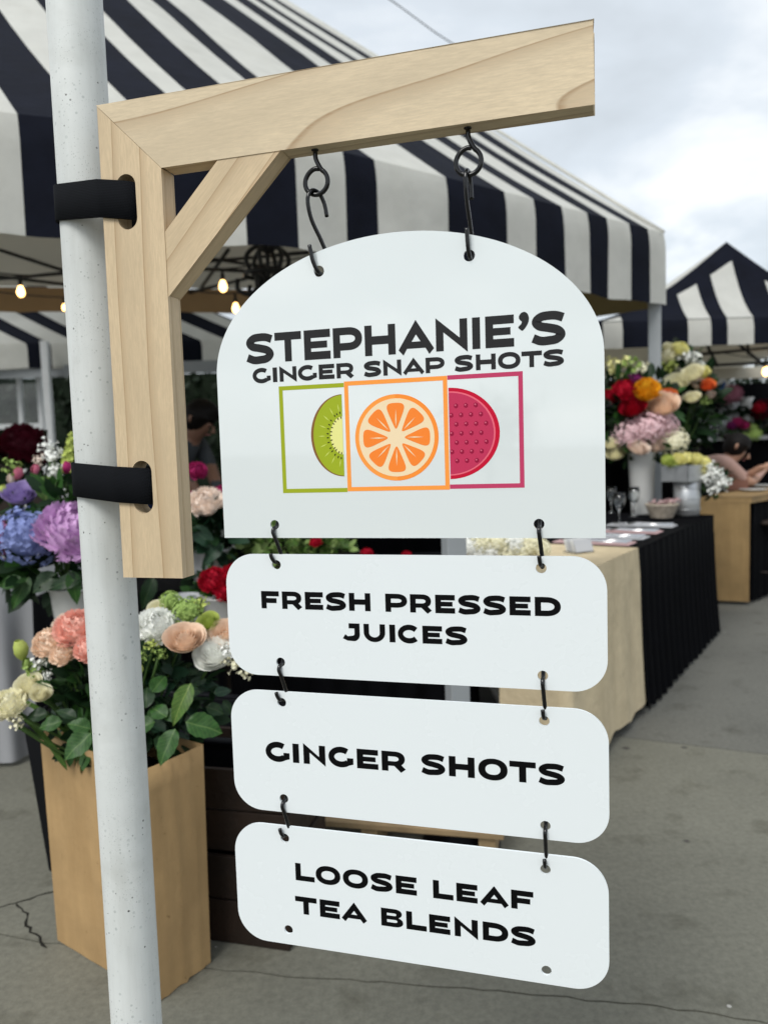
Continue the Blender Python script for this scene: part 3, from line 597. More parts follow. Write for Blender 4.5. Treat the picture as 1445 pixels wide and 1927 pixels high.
# ---- tall white post the bracket is strapped to
pc = Vector((-0.431, 1.190)); PR = 0.0397
mb = MB(); lathe(mb, [(PR, 0.0), (PR, 0.5), (PR, 1.0), (PR, 1.6), (PR, 2.6), (PR - 0.004, 2.604), (0.0, 2.604)], (0, 0, 0), 48)
pole = obj('support_pole', mb, M['pole_paint']); pole.location = (pc.x, pc.y, 0)
tag(pole, 'speckled white round metal pole in the left foreground, carrying the wooden bracket', 'pole')
mb = MB(); lathe(mb, [(0.0, 0.016), (0.15, 0.016), (0.16, 0.010), (0.16, 0.0)], (0, 0, 0), 32); obj('base_plate', mb, M['white_paint'], pole)
# ---- wooden bracket
brk = link(bpy.data.objects.new('wooden_bracket', None)); brk.matrix_basis = MS @ Matrix.Translation((-0.38, -0.064, 0)); brk.empty_display_size = 0.1
tag(brk, 'pale maple bracket with mitred beam and diagonal brace holding the hanging sign', 'bracket')
def member(name, loops, w0, w1, mt, origin, rot):
    "origin (mm) and rot: the member's own grain frame inside the sign plane"
    R = Matrix.Rotation(rot, 4, 'Z'); L = Matrix.Translation((origin[0] / 1000, origin[1] / 1000, 0)) @ R; Li = L.inverted()
    ll = [[(Li @ Vector((x / 1000, y / 1000, 0))).xy[:] for x, y in l] for l in loops]
    b = MB(); extrude(b, ll, w0 / 1000, w1 / 1000); o = obj(name, b, mt, None, smooth=False, bevel=0.0011)
    o.parent = brk; o.matrix_basis = Matrix.Translation((0.38, 0.064, 0)) @ L; return o
def slot(cx_, y0, y1, r):
    return [(cx_ + r * math.cos(a), y1 - r + r * math.sin(a)) for a in [PI * k / 12 for k in range(13)]] + [(cx_ + r * math.cos(a), y0 + r + r * math.sin(a)) for a in [PI + PI * k / 12 for k in range(13)]]
member('post', [[(-428.5, -64), (-332.5, -64), (-332.5, 496.2), (-426.2, 589.2)], slot(-388, 421, 495, 15), slot(-388.5, 28.5, 103, 15.5)], -14, 18, M['maple_post'], (-380, 260), PI / 2)
member('beam', [[(-424.9, 590), (-331.6, 497.2), (230.5, 497.2), (230.5, 589.6)]], -14, 18, M['maple_beam'], (-100, 543), 0)
member('brace', [[(-332, 411), (-246.5, 496.6), (-158, 496.6), (-332, 327)]], -13.2, 17, M['maple_brace'], (-280, 420), PI / 4)
# ---- straps round pole and post
def strap(v0, v1, label, tilt=0.0):
    ci = MS.inverted() @ Vector((pc.x, pc.y, 0)); cu, cw = ci.x * 1000, ci.z * 1000; r = PR * 1000 + 3.2
    path = []
    # front run: out of the slot, across the post face, tangent to the pole, round its far side, back to the slot from behind
    corner = Vector((-430.5, 19.8)); d = corner - Vector((cu, cw)); L = d.length; base = math.atan2(d.y, d.x); off = math.acos(min(1, r / L))
    a0 = base + off
    bcorner = Vector((-372, -15.5)); d2 = bcorner - Vector((cu, cw)); L2 = d2.length; a1 = math.atan2(d2.y, d2.x) - math.acos(min(1, r / L2))
    while a1 < a0: a1 += 2 * PI
    path += [Vector((-374, -12)), Vector((-374.5, 2)), Vector((-376, 13)), Vector((-382, 19.0)), Vector((-392, 20.2)), Vector((-410, 20.0)), Vector((-424, 20.0)), corner]
    n = 40
    path += [Vector((cu + r * math.cos(a0 + (a1 - a0) * k / n), cw + r * math.sin(a0 + (a1 - a0) * k / n))) for k in range(n + 1)]
    path += [Vector((-392, -17)), Vector((-376, -16))]
    b = MB(); th = 2.6; k_ = len(path); inn, ou = [], []
    for i in range(k_):
        d = (path[min(i + 1, k_ - 1)] - path[max(i - 1, 0)]).normalized(); nn = Vector((-d.y, d.x))
        inn.append(path[i]); ou.append(path[i] - nn * th)
    # make sure "ou" lies outside the loop
    if (ou[20] - Vector((cu, cw))).length < (inn[20] - Vector((cu, cw))).length: ou = [2 * a - b_ for a, b_ in zip(inn, ou)]
    rows = []
    for (lst, vv) in ((inn, v0), (ou, v0 + 0.8), (ou, v1 - 0.8), (inn, v1)): rows.append([(p.x / 1000, (vv + tilt * (-375 - p.x)) / 1000, p.y / 1000) for p in lst])
    vs = [p for r_ in rows for p in r_]; fs = []
    for a in range(4):
        c = (a + 1) % 4
        for i in range(k_ - 1): fs.append((a * k_ + i, a * k_ + i + 1, c * k_ + i + 1, c * k_ + i))
    fs += [tuple(a * k_ for a in range(4)), tuple(a * k_ + k_ - 1 for a in range(4))[::-1]]
    b.add(vs, fs); o = obj('strap', b, M['strap']); o.matrix_basis = MS
    return tag(o, label, 'strap', 'straps tying the bracket to the pole')
strap(431.5, 483.5, 'upper black woven strap round the white pole, through the slot near the mitre', 0.17)
strap(40.5, 92.0, 'lower black woven strap round the white pole, through the slot near the bracket foot', 0.07)
# ---- screw eyes in the beam, part of the bracket
def eye(u):
    b = MB(); cv, r = 457.0, 15.8; pts = [Vector((u, 503, 2)), Vector((u + .3, 494, 2)), Vector((u + .5, 487, 2)), Vector((u + 3, 480, 2.2))]
    for k in range(0, 21):
        a = math.radians(62 - k * 17.2); rr = r * (1.0 + (0.10 * max(0, math.sin(a)) ** 6)); pts.append(Vector((u + rr * math.cos(a), cv + rr * math.sin(a), 2.0 - k * 0.14)))
    pts = crom([p / 1000 for p in pts], 4); tube(b, pts, 0.0031, 10)
    lathe2 = [Vector((u, 497.4, 2)) / 1000, Vector((u, 496.2, 2)) / 1000]; tube(b, lathe2, 0.0048, 12)
    o = obj('screw_eye', b, M['black_wire']); o.parent = brk; o.matrix_basis = Matrix.Translation((0.38, 0.064, 0)); return o
eye(-117.4); eye(81.5)
# ---- boards
def board(name, loops, label, mt=M['acrylic'], th=3.2):
    b = MB(); extrude(b, [mm(l) for l in loops], -th / 2000, th / 2000); o = obj(name, b, mt, smooth=False, bevel=0.0004); o.matrix_basis = MS
    return tag(o, label, 'sign', 'boards of the hanging sign')
cxa = -16.6
arch = [(-273.2, -8.5), (239.9, -8.5)] + [(cxa + 256.5 * math.cos(a), 215 + 167.6 * math.sin(a)) for a in [PI * k / 64 for k in range(65)]]
B1 = board('arched_sign', [arch, circ(-118.4, 343.5, 7.2), circ(79.9, 344.5, 7.2), circ(-196.5, 9.6, 6.6), circ(160, 9.2, 6.6)], 'arched white sign board with fruit logo in three square frames')
B2 = board('sign_strip', [rrect(-274, -202.6, 241, -31.2, 42), circ(-196.7, -45.8, 6.6), circ(161.8, -46.5, 6.6), circ(-196.6, -183, 6.6), circ(161.8, -184.2, 6.6)], 'white rounded sign strip lettered FRESH PRESSED JUICES, directly below the arched board', M['acrylic_matte'])
B3 = board('sign_strip', [rrect(-276.6, -400.2, 241.5, -225, 42), circ(-197.6, -240.6, 6.6), circ(162.9, -243, 6.6), circ(-200.6, -380.4, 6.6), circ(162.3, -381.8, 6.6)], 'white rounded sign strip lettered GINGER SHOTS, third board from the top', M['acrylic_matte'])
B4 = board('sign_strip', [rrect(-280.6, -597.6, 240, -420.6, 44), circ(-201.8, -438.6, 6.6), circ(161.5, -440.6, 6.6), circ(-202.2, -575.5, 6.6), circ(160.9, -578.9, 6.6)], 'white rounded sign strip lettered LOOSE LEAF TEA BLENDS, lowest of the boards', M['acrylic_matte'])
# ---- lettering
def ribbon(pts, th, n=8, smooth=True, raw=False):
    P2 = [p.xy for p in crom([(x, y, 0) for x, y in pts], n)] if smooth else [Vector(p) for p in pts]
    L, R_ = [], []
    for i, p in enumerate(P2):
        d = (P2[min(i + 1, len(P2) - 1)] - P2[max(i - 1, 0)]).normalized(); nn = Vector((-d.y, d.x)) * th / 2
        L.append(p + nn); R_.append(p - nn)
    def clean(Q):
        "drop the points of an inner offset that run backwards at tight bends"
        o = [Q[0]]
        for i in range(1, len(Q)):
            d = P2[i] - P2[i - 1]
            if (Q[i] - o[-1]).dot(d) > 0: o.append(Q[i])
        return [q[:] for q in o]
    if raw == 2: return [[q[:] for q in L], [q[:] for q in R_]]
    if raw: return [[q[:] for q in L] + [q[:] for q in R_][::-1]]
    return [clean(L) + clean(R_)[::-1]]
def harc(x0, xc, y0, y1, w, n=18, pw=2.25):
    "right-hand bowl from (x0,y0) round to (x0,y1)"
    cy_, ry = (y0 + y1) / 2, (y1 - y0) / 2; rx = w - xc; o = [(x0, y0)]
    for k in range(n + 1):
        a = -PI / 2 + PI * k / n; c, s = math.cos(a), math.sin(a)
        o.append((xc + rx * abs(c) ** (2 / pw), cy_ + ry * math.copysign(abs(s) ** (2 / pw), s)))
    return o + [(x0, y1)]
def sup(cx_, cy_, rx, ry, n=48, pw=2.2):
    o = []
    for k in range(n):
        a = 2 * PI * k / n; c, s = math.cos(a), math.sin(a); o.append((cx_ + rx * math.copysign(abs(c) ** (2 / pw), c), cy_ + ry * math.copysign(abs(s) ** (2 / pw), s)))
    return o
def glyph(ch, w, sv, sh):
    "outline of a wide heavy sans capital: cap height 1, width w, stem sv, bar sh"
    h2 = sh / 2
    if ch == 'I': return [[(0, 0), (w, 0), (w, 1), (0, 1)]]
    if ch == 'L': return [[(0, 0), (w, 0), (w, sh), (sv, sh), (sv, 1), (0, 1)]]
    if ch == 'T': m_ = w / 2; return [[(m_ - sv / 2, 0), (m_ + sv / 2, 0), (m_ + sv / 2, 1 - sh), (w, 1 - sh), (w, 1), (0, 1), (0, 1 - sh), (m_ - sv / 2, 1 - sh)]]
    if ch == 'H': a, b = .5 - h2 * 1.02, .5 + h2 * 1.02; return [[(0, 0), (sv, 0), (sv, a), (w - sv, a), (w - sv, 0), (w, 0), (w, 1), (w - sv, 1), (w - sv, b), (sv, b), (sv, 1), (0, 1)]]
    if ch in 'EF':
        m0, m1 = (.5 - h2 * .86, .5 + h2 * .86) if ch == 'E' else (.34 - .02, .34 + sh * .9)
        t = [(w, 1 - sh), (w, 1), (0, 1)]
        if ch == 'E': return [[(0, 0), (w, 0), (w, sh), (sv, sh), (sv, m0), (w * .88, m0), (w * .88, m1), (sv, m1), (sv, 1 - sh)] + t]
        return [[(0, 0), (sv, 0), (sv, m0), (w * .86, m0), (w * .86, m1), (sv, m1), (sv, 1 - sh)] + t]
    if ch == 'N': return [[(0, 0), (sv, 0), (sv, .60), (w, -.07), (w, 1), (w - sv, 1), (w - sv, .40), (0, 1.07)]]
    if ch == 'A':
        m_ = w / 2; k = sv * .9
        return [[(0, .12), (k * .72, -.06), (k * 1.28, .15), (w - k * 1.28, .15), (w - k * .72, -.06), (w, .12), (m_, 1.07)], [(m_ - w * .125, .37), (m_, .60), (m_ + w * .125, .37)]]
    if ch == 'O': return [sup(w / 2, .5, w / 2, .53), sup(w / 2, .5, w / 2 - sv * 1.02, .53 - sh * .96)]
    if ch == 'D': return [harc(0, w * .42, 0, 1, w), harc(sv, w * .45, sh, 1 - sh, w - sv * 1.02)]
    if ch == 'P': return [[(0, 0), (sv, 0), (sv, .24)] + harc(sv, w * .52, .24, 1, w)[1:-1] + [(0, 1)], harc(sv, w * .52, .24 + sh * .92, 1 - sh * .92, w - sv * .98)]
    if ch == 'R':
        bowl = [p for p in harc(sv, w * .55, .27, 1, w * .97)[1:-1] if not (p[0] < w * .80 and p[1] < .5)]
        return [[(0, 0), (sv, 0), (sv, .27), (w * .52, .27), (w * .80, -.05), (w * 1.0, .13), (w * .83, .32)] + bowl + [(0, 1)], harc(sv, w * .52, .27 + sh * .82, 1 - sh * .9, w * .97 - sv * .95)]
    if ch == 'B':
        up, lo = harc(0, w * .6, .50, 1, w * .95)[2:-1], harc(0, w * .6, 0, .54, w)[1:-2]
        return [[(0, 0)] + [p for p in lo if p[1] < .51] + [p for p in up if p[1] > .53] + [(0, 1)], harc(sv, w * .6, .615, 1 - sh * .82, w * .95 - sv * .95), harc(sv, w * .6, sh * .82, .40, w - sv * .98)]
    if ch == 'U':
        o = [(0, 1), (sv, 1)]; i_ = [(sv, .5)]
        rx, ry = w / 2, .55; outer = [(w / 2 - rx * math.cos(a), .52 - ry * math.sin(a)) for a in [PI * k / 20 for k in range(21)]]
        rx2, ry2 = w / 2 - sv, .52 - sh * .9; inner = [(w / 2 - rx2 * math.cos(a), .50 - ry2 * math.sin(a)) for a in [PI * k / 20 for k in range(21)]]
        return [[(0, 1)] + outer + [(w, 1), (w - sv, 1)] + inner[::-1] + [(sv, 1)]]
    if ch == 'J':
        x1 = w - sv
        ou = [(x1 + sv - (w * .36) * (1 - math.cos(a)) * 1.0, .36 - .38 * math.sin(a)) for a in [PI / 2 * k / 10 for k in range(11)]]
        inn = [(x1 - (w * .62 - sv) * .55 * (1 - math.cos(a)), .40 - (.40 - sh * .98) * math.sin(a)) for a in [PI / 2 * k / 10 for k in range(11)]]
        return [[(w, 1), (w * .36, 1), (w * .36, 1 - sh), (x1, 1 - sh)] + inn + [(w * .30, .25), (.15, .36), (0, .12), (w * .28, .0)] + ou[::-1]]
    if ch in 'CG':
        th = (sv + sh) / 2; rx, ry = w / 2 - th / 2 + (.04 if ch == 'C' else 0.01), .53 - th / 2; cx_ = w / 2 + (.02 if ch == 'C' else 0)
        if ch == 'C': return ribbon([(cx_ + rx * math.cos(a), .5 + ry * math.sin(a)) for a in [math.radians(40 + 280 * k / 30) for k in range(31)]], th, 2)
        pts = [(w / 2 + rx * math.cos(a), .5 + ry * math.sin(a)) for a in [math.radians(50 + 262 * k / 28) for k in range(29)]]
        rb_ = ribbon(pts, th, 2, raw=True)[0]; n = len(rb_) // 2
        R_, L = rb_[:n], rb_[n:]                                  # inner / outer sides
        if Vector(R_[n // 2]).x < Vector(L[n // 2]).x: R_, L = L[::-1], R_[::-1]
        outer = rb_[n:][::-1] if abs(rb_[n:][n // 2][0]) < abs(rb_[:n][n // 2][0]) else rb_[:n]
        inner = rb_[:n] if outer is not rb_[:n] and outer != rb_[:n] else rb_[n:][::-1]
        outer = [p for p in outer if not (p[0] > w * .86 and p[1] < .3)]; inner = [p for p in inner if not (p[0] > w - sv and p[1] < .45)]
        return [outer + [(w, .16), (w, .47), (w - sv, .47), (w - sv, .30)] + inner[::-1]]
    if ch == 'S':
        th = sh; a = th / 2 - .02; x0, x1 = th * .52, w - th * .52
        return ribbon([(w * .93, .80), (w * .72, .875), (w * .48, 1 - a), (w * .27, .965 - a), (x0, .71), (w * .24, .575), (w * .5, .51), (w * .76, .43), (x1, .29), (w * .73, .035 + a), (w * .5, a), (w * .27, .115), (w * .04, .21)], th, 6, raw=2)
    if ch == "'":
        return [[(w * .12, .78), (w * .34, .98), (w * .66, 1.02), (w * .92, .86), (w * .99, .60), (w * .84, .30), (w * .46, .0), (w * .22, .06), (w * .06, .2), (w * .30, .36), (w * .36, .50), (w * .20, .60)]]
    return []
def lettering(parent, chars, base, h, sv, sh, mt, name='lettering'):
    words, last = [[]], None
    for c, a, b in chars:
        if last is not None and a - last > h * 0.45: words.append([])
        words[-1].append((c, a, b)); last = b
    for wd_ in words:
        b_ = MB()
        for c, a, b in wd_:
            w = (b - a) / h
            if c == "'": lp = [(x * h + a, y * h * .56 + base + h * .48) for x, y in crom_loop(glyph(c, w, sv, sh)[0])]; extrude(b_, [mm(lp)], 0.0016, 0.00185); continue
            s_ = w if c == 'I' else sv
            gl = glyph(c, w, s_, sh)
            if c == 'S':                                          # the tight double bend is laid as a band of quads
                ql, qr = [mm([(a + x * h, base + y * h) for x, y in l]) for l in gl]; k_ = len(ql)
                b_.add([(x, y, 0.00185) for x, y in ql + qr], [(i, i + k_, i + 1 + k_, i + 1) for i in range(k_ - 1)]); continue
            ll = [mm([(a + x * h, base + y * h) for x, y in l]) for l in gl]
            extrude(b_, ll, 0.0016, 0.00185, back=False)
        o = obj(name, b_, mt, None, smooth=False); o.parent = parent
def crom_loop(l, n=6):
    p = [Vector((x, y, 0)) for x, y in l]; k = len(p); o = []
    for i in range(k):
        a, b, c, d = p[i - 1], p[i], p[(i + 1) % k], p[(i + 2) % k]
        for j in range(n):
            t = j / n; q = 0.5 * ((2 * b) + (c - a) * t + (2 * a - 5 * b + 4 * c - d) * t * t + (3 * b - a - 3 * c + d) * t ** 3); o.append((q.x, q.y))
    return o
T1 = [('S', -227.1, -186.8), ('T', -188.1 + 3, -147.1), ('E', -143.1, -106.3), ('P', -102.4, -62.4), ('H', -58.9, -17.7), ('A', -13.9, 32.6), ('N', 35.2, 75.4), ('I', 81.5, 91.4), ('E', 97.9, 133.2), ("'", 137.7, 151.7), ('S', 154.6, 195.2)]
T2 = [('G', -219.2, -193.0), ('I', -189.8, -183.4), ('N', -179.9, -155.5), ('G', -153.2, -126.7), ('E', -123.8, -102.0), ('R', -98.9, -75.1), ('S', -61.4, -37.8), ('N', -35.0, -11.0), ('A', -8.8, 19.2), ('P', 21.0, 45.5), ('S', 58.3, 81.9), ('H', 85.3, 110.1), ('O', 112.8, 140.5), ('T', 141.8, 166.5), ('S', 168.0, 192.9)]
F1 = [('F', -221.4, -194.9), ('R', -190.3, -160.9), ('E', -156.5, -130.3), ('S', -126.3, -97.3), ('H', -93.1, -63.0), ('P', -42.3, -12.5), ('R', -8.5, 20.6), ('E', 25.3, 51.3), ('S', 55.4, 84.7), ('S', 87.9, 117.2), ('E', 121.5, 148.0), ('D', 153.2, 185.2)]
F2 = [('J', -103.6, -79.4), ('U', -73.8, -43.9), ('I', -38.0, -30.0), ('C', -25.9, 3.1), ('E', 7.1, 33.4), ('S', 37.6, 66.7)]
G1 = [('G', -225.0, -189.1), ('I', -184.1, -174.7), ('N', -168.0, -135.7), ('G', -130.7, -95.0), ('E', -89.8, -59.5), ('R', -54.5, -21.1), ('S', 0.5, 33.1), ('H', 37.9, 72.2), ('O', 77.0, 115.2), ('T', 117.6, 151.2), ('S', 154.5, 187.7)]
L1 = [('L', -187.6, -158.9), ('O', -156.9, -120.3), ('O', -116.5, -79.9), ('S', -76.2, -44.6), ('E', -40.2, -10.8), ('L', 11.9, 39.6), ('E', 43.8, 72.2), ('A', 75.6, 113.3), ('F', 116.6, 145.4)]
L2 = [('T', -189.9, -157.3), ('E', -152.7, -123.2), ('A', -120.4, -83.3), ('B', -62.6, -31.4), ('L', -26.8, 1.6), ('E', 5.3, 34.2), ('N', 40.2, 71.6), ('D', 78.2, 112.0), ('S', 115.4, 147.7)]
lettering(B1, T1, 229.6, 38.9, .25, .27, M['ink_soft']); lettering(B1, T2, 203.2, 19.5, .29, .29, M['ink_soft'])
lettering(B2, F1, -107.3, 24.4, .315, .29, M['ink']); lettering(B2, F2, -148.4, 23.8, .315, .29, M['ink'])
lettering(B3, G1, -326.2, 27.5, .33, .28, M['ink'])
lettering(B4, L1, -499, 25.6, .32, .29, M['ink']); lettering(B4, L2, -548.6, 25.8, .32, .29, M['ink'])
# ---- fruit logo printed on the arched board
def ink(n, c): return mat('print_' + n, c, 0.4, 0.15)
PC = dict(green=ink('green', (0.34, 0.40, 0.02)), orange=ink('orange', (0.95, 0.28, 0.04)), orange2=ink('orange_light', (0.96, 0.33, 0.06)), pink=ink('pink', (0.52, 0.05, 0.13)), brown=ink('brown', (0.24, 0.11, 0.035)), kiwi=ink('kiwi', (0.34, 0.42, 0.022)),
          ray=ink('kiwi_ray', (0.55, 0.63, 0.12)), heart=ink('kiwi_heart', (0.80, 0.78, 0.28)), seed=ink('seed', (0.03, 0.03, 0.012)), pith=ink('pith', (0.88, 0.70, 0.45)), seg=ink('segment', (0.93, 0.24, 0.035)), crimson=ink('crimson', (0.55, 0.006, 0.035)), flesh=ink('pitaya_flesh', (0.53, 0.036, 0.10)), rim=ink('pitaya_rim', (0.80, 0.14, 0.20)), dot=ink('pitaya_seed', (0.30, 0.008, 0.045)), dot2=ink('pitaya_glint', (0.66, 0.12, 0.20)))
def art(name, layers):
    "layers: (level, material key, loops in mm)"
    b = MB(); keys = []
    for lv, k, loops in layers:
        if k not in keys: keys.append(k)
        z = 0.0016 + 0.00012 * (lv + 1); extrude(b, [mm(l) for l in loops], z, z, keys.index(k), sides=False, back=False)
    o = obj(name, b, [PC[k] for k in keys], None, smooth=False); o.parent = B1; return o
def rect(x0, y0, x1, y1): return [(x0, y0), (x1, y0), (x1, y1), (x0, y1)]
t_ = 5.6
art('green_frame', [(0, 'green', [[(-182, 53), (-89.6, 53), (-89.6, 53 + t_), (-182 + t_, 53 + t_), (-182 + t_, 197 - t_), (-89.6, 197 - t_), (-89.6, 197), (-182, 197)]])])
art('orange_frame', [(0, 'orange2', [rect(-89.3, 54, 48.3, 198.6), rect(-89.3 + t_, 54 + t_, 48.3 - t_, 198.6 - t_)])])
art('pink_frame', [(0, 'pink', [[(48.6, 55), (143, 55), (143, 199), (48.6, 199), (48.6, 199 - t_), (143 - t_, 199 - t_), (143 - t_, 55 + t_), (48.6, 55 + t_)]])])
ly = []
def half(cx_, cy_, rx, ry, side, n=32): return [(cx_ + side * rx * math.cos(a), cy_ + ry * math.sin(a)) for a in [-PI / 2 + PI * k / n for k in range(n + 1)]]
kx, ky = -93.2, 128.2
ly += [(0, 'brown', [half(kx, ky, 45.0, 54.2, -1)]), (1, 'kiwi', [half(kx + .05, ky, 41.5, 53.2, -1)]), (2, 'heart', [half(kx, ky, 17.5, 25, -1)])]
for k in range(9):
    a = PI / 2 + PI * (k + .5) / 9; c, s = math.cos(a), math.sin(a); x0, y0, x1, y1 = kx + 24 * c, ky + 31 * s, kx + 35 * c, ky + 43 * s; w = .9
    ly.append((2, 'ray', [[(x0, y0), ((x0 + x1) / 2 - s * w, (y0 + y1) / 2 + c * w), (x1, y1), ((x0 + x1) / 2 + s * w, (y0 + y1) / 2 - c * w)]]))
rs = random.Random(11)
for ring_, n in ((1.0, 13), (1.28, 14)):
    for k in range(n):
        a = PI / 2 + PI * (k + .5) / n + rs.uniform(-.05, .05); c, s = math.cos(a), math.sin(a); x, y = kx + 16.5 * ring_ * c, ky + 23.5 * ring_ * s
        if x > kx - 1.2: continue
        ly.append((3, 'seed', [[(x + 2.3 * c - 0 * s, y + 2.3 * s), (x - .95 * s, y + .95 * c), (x - 1.9 * c, y - 1.9 * s), (x + .95 * s, y - .95 * c)]]))
art('kiwi_print', ly)
ox, oy, R0 = -20.4, 122.9, 56.0; ly = [(0, 'orange2', [half(ox, oy, R0, R0, -1, 40)]), (0, 'orange', [half(ox, oy, R0, R0, 1, 40)]), (1, 'pith', [circ(ox, oy, R0 - 5.4, 48)])]
for k in range(8):
    a = math.radians(90 + 45 * k); rot = lambda x, y: (ox + x * math.cos(a) - y * math.sin(a), oy + x * math.sin(a) + y * math.cos(a))
    wedge = [(11.5, 0), (14, 2.2), (24, 6.6), (34, 10.6), (40, 11.6), (43.4, 9.4), (44.6, 5), (44.8, 0), (44.6, -5), (43.4, -9.4), (40, -11.6), (34, -10.6), (24, -6.6), (14, -2.2)]
    ly.append((2, 'seg', [[rot(x, y) for x, y in crom_loop(wedge, 3)]]))
    ly.append((3, 'pith', [[rot(14, 0), rot(24, -1.0), rot(37, -.4), rot(24, .7)]]))
art('orange_print', ly)
qx, qy = 49.6, 125.4; ly = [(0, 'crimson', [half(qx, qy, 64.0, 58, 1)]), (1, 'rim', [half(qx + .05, qy, 58.6, 53.5, 1)]), (2, 'flesh', [half(qx + .1, qy, 56.4, 51.6, 1)])]
for r_ in range(7):
    y = qy + (r_ - 3) * 11.6
    for c_ in range(5):
        x = qx + 4.5 + c_ * 12.6 + (6.3 if r_ % 2 == 0 else 0) - 1.5
        if ((x - qx) / 54) ** 2 + ((y - qy) / 50) ** 2 > .93 or x > qx + 50: continue
        ly += [(3, 'dot', [[(x + 3.0 * math.cos(b_), y + 3.3 * math.sin(b_)) for b_ in [PI / 6 + PI / 3 * k for k in range(6)]]]), (4, 'dot2', [circ(x - .7, y + .8, 1.15, 8)])]
art('pitaya_print', ly)
# ---- S-hooks
def shook(pts, label):
    b = MB(); tube(b, crom([Vector((u / 1000, v / 1000, w / 1000)) for u, w, v in pts], 6), 0.0027, 9); o = obj('s_hook', b, M['black_wire']); o.matrix_basis = MS
    return tag(o, label, 'hook', 'black S-hooks of the hanging sign')
def top_hook(u, k, label):
    p = [(10, -9, 415), (7, -10, 431), (2, -6, 444), (-4, 2, 447), (-8, 8, 440), (-9, 9, 428), (-6, 5, 408), (3, -2, 384), (9, -7, 364), (7, -11, 348), (2, -9, 339), (0, -1, 341), (-2, 5, 345), (-6, 8, 357), (-9, 9.5, 376)]
    shook([(u + a * k, w, v) for a, w, v in p], label)
top_hook(-118.2, 1.0, 'black S-hook in the left screw eye, holding the arched board')
top_hook(80.6, 0.22, 'black S-hook in the right screw eye, holding the arched board')
def mid_hook(u0, v0, u1, v1, k, label):
    d = u1 - u0
    p = [(0, -11, v0 + 14), (0, -10, v0 + 3), (0, -4, v0 - 4.2), (-.5 * k, 3, v0 - 4.6), (-1 * k, 6, v0 - 10), (2 * k, 4.5, v0 - 20), (6 * k, 0, v1 + 18), (7 * k, -5, v1 + 8), (3 * k, -9, v1), (0, -4, v1 + 2.6), (-1.5 * k, 3.5, v1 + 4.4), (-4 * k, 6.5, v1 + 10), (-5.5 * k, 7, v1 + 16)]
    shook([(u0 + a + d * (v0 - v) / (v0 - v1), w, v) for a, w, v in p], label)
for (a, b, c, d, k, s_) in ((-196.5, 9.6, -196.7, -45.8, 1, 'left of the two S-hooks joining the arched board to the juices strip'), (160, 9.2, 161.8, -46.5, .25, 'right of the two S-hooks joining the arched board to the juices strip'),
                         (-196.6, -183, -197.6, -240.6, 1, 'left of the two S-hooks joining the juices strip to the ginger strip'), (161.8, -184.2, 162.9, -243, .2, 'right of the two S-hooks joining the juices strip to the ginger strip'),
                         (-200.6, -380.4, -201.8, -438.6, .9, 'left of the two S-hooks joining the ginger strip to the tea strip'), (162.3, -381.8, 161.5, -440.6, .15, 'right of the two S-hooks joining the ginger strip to the tea strip')):
    mid_hook(a, b, c, d, k, s_)
# ================================================================== furniture of the stalls
def facing(d, roll=0.0):
    q = Vector(d).normalized().to_track_quat('Z', 'Y'); return q @ Euler((0, 0, roll)).to_quaternion()
def skirt(mb, path, ztop, zbot, amp=0.02, freq=14, flare=0.0, seed=0.0, step=0.015, mi=0, hem=0.0, closed=False):
    "hanging cloth along a ground path, with pleats that deepen towards the hem"
    path = [Vector(p) for p in path]; P2 = []
    for a, b in zip(path, path[1:]):
        n = max(2, int((b - a).length / step)); P2 += [(a.lerp(b, i / n), (b - a).normalized()) for i in range(n)]
    P2.append((path[-1], (path[-1] - path[-2]).normalized())); rows = 7; vs = []; s = 0.0; prev = P2[0][0]
    for i, (p, d) in enumerate(P2):
        s += (p - prev).length; prev = p; nn = Vector((d.y, -d.x))
        ph = math.sin(s * freq * 2 * PI / 1.0 + seed + 1.3 * math.sin(s * 3.3 + seed))
        for k in range(rows):
            t = k / (rows - 1); off = amp * ph * (0.25 + 0.75 * t) * (t > 0) + flare * t * t + 0.006 * (t > 0)
            q = p + nn * off; vs.append((q.x, q.y, ztop + (zbot - ztop) * t + (hem * ripple(s * 1.7, seed) if k == rows - 1 else 0)))
    n = len(P2); mb.add(vs, [(i * rows + k, i * rows + k + 1, (i + 1) * rows + k + 1, (i + 1) * rows + k) for i in range(n - 1) for k in range(rows - 1)], mi)
def flatpoly(mb, pts, z0, z1, mi=0): extrude(mb, [[tuple(p)[:2] for p in pts]], z0, z1, mi)
# ---- long display table running back from the sign: linen at its near end, black skirt along its side
TB = Vector((0.556, 0.831)); TP = Vector((-0.831, 0.556)); TC = Vector((1.141, 3.459)); TZ = 0.765
def tq(s, w): return TC + TB * s + TP * w
tbl = thing('display_table', 'long display table with black pleated skirt and linen cover at its near end', 'table', (*tq(0.5, 0.3), 0))
mb = MB(); flatpoly(mb, [tq(-0.90, 0.01), tq(1.735, 0.01), tq(1.735, 0.95), tq(0.0, 0.95), tq(0.0, 0.60), tq(-0.90, 0.60)], TZ - 0.03, TZ - 0.004); obj('table_top', mb, M['dark_wood'], tbl, smooth=False)
mb = MB(); skirt(mb, [tq(0.0, 0.0), tq(1.745, 0.0), tq(1.745, 0.96)], TZ - 0.006, 0.015, 0.017, 9, 0.03, 0.4, hem=0.008); flatpoly(mb, [tq(0.0, -0.004), tq(1.75, -0.004), tq(1.75, 0.954), tq(0.0, 0.954)], TZ - 0.004, TZ); obj('black_skirt', mb, M['black_cloth'], tbl)
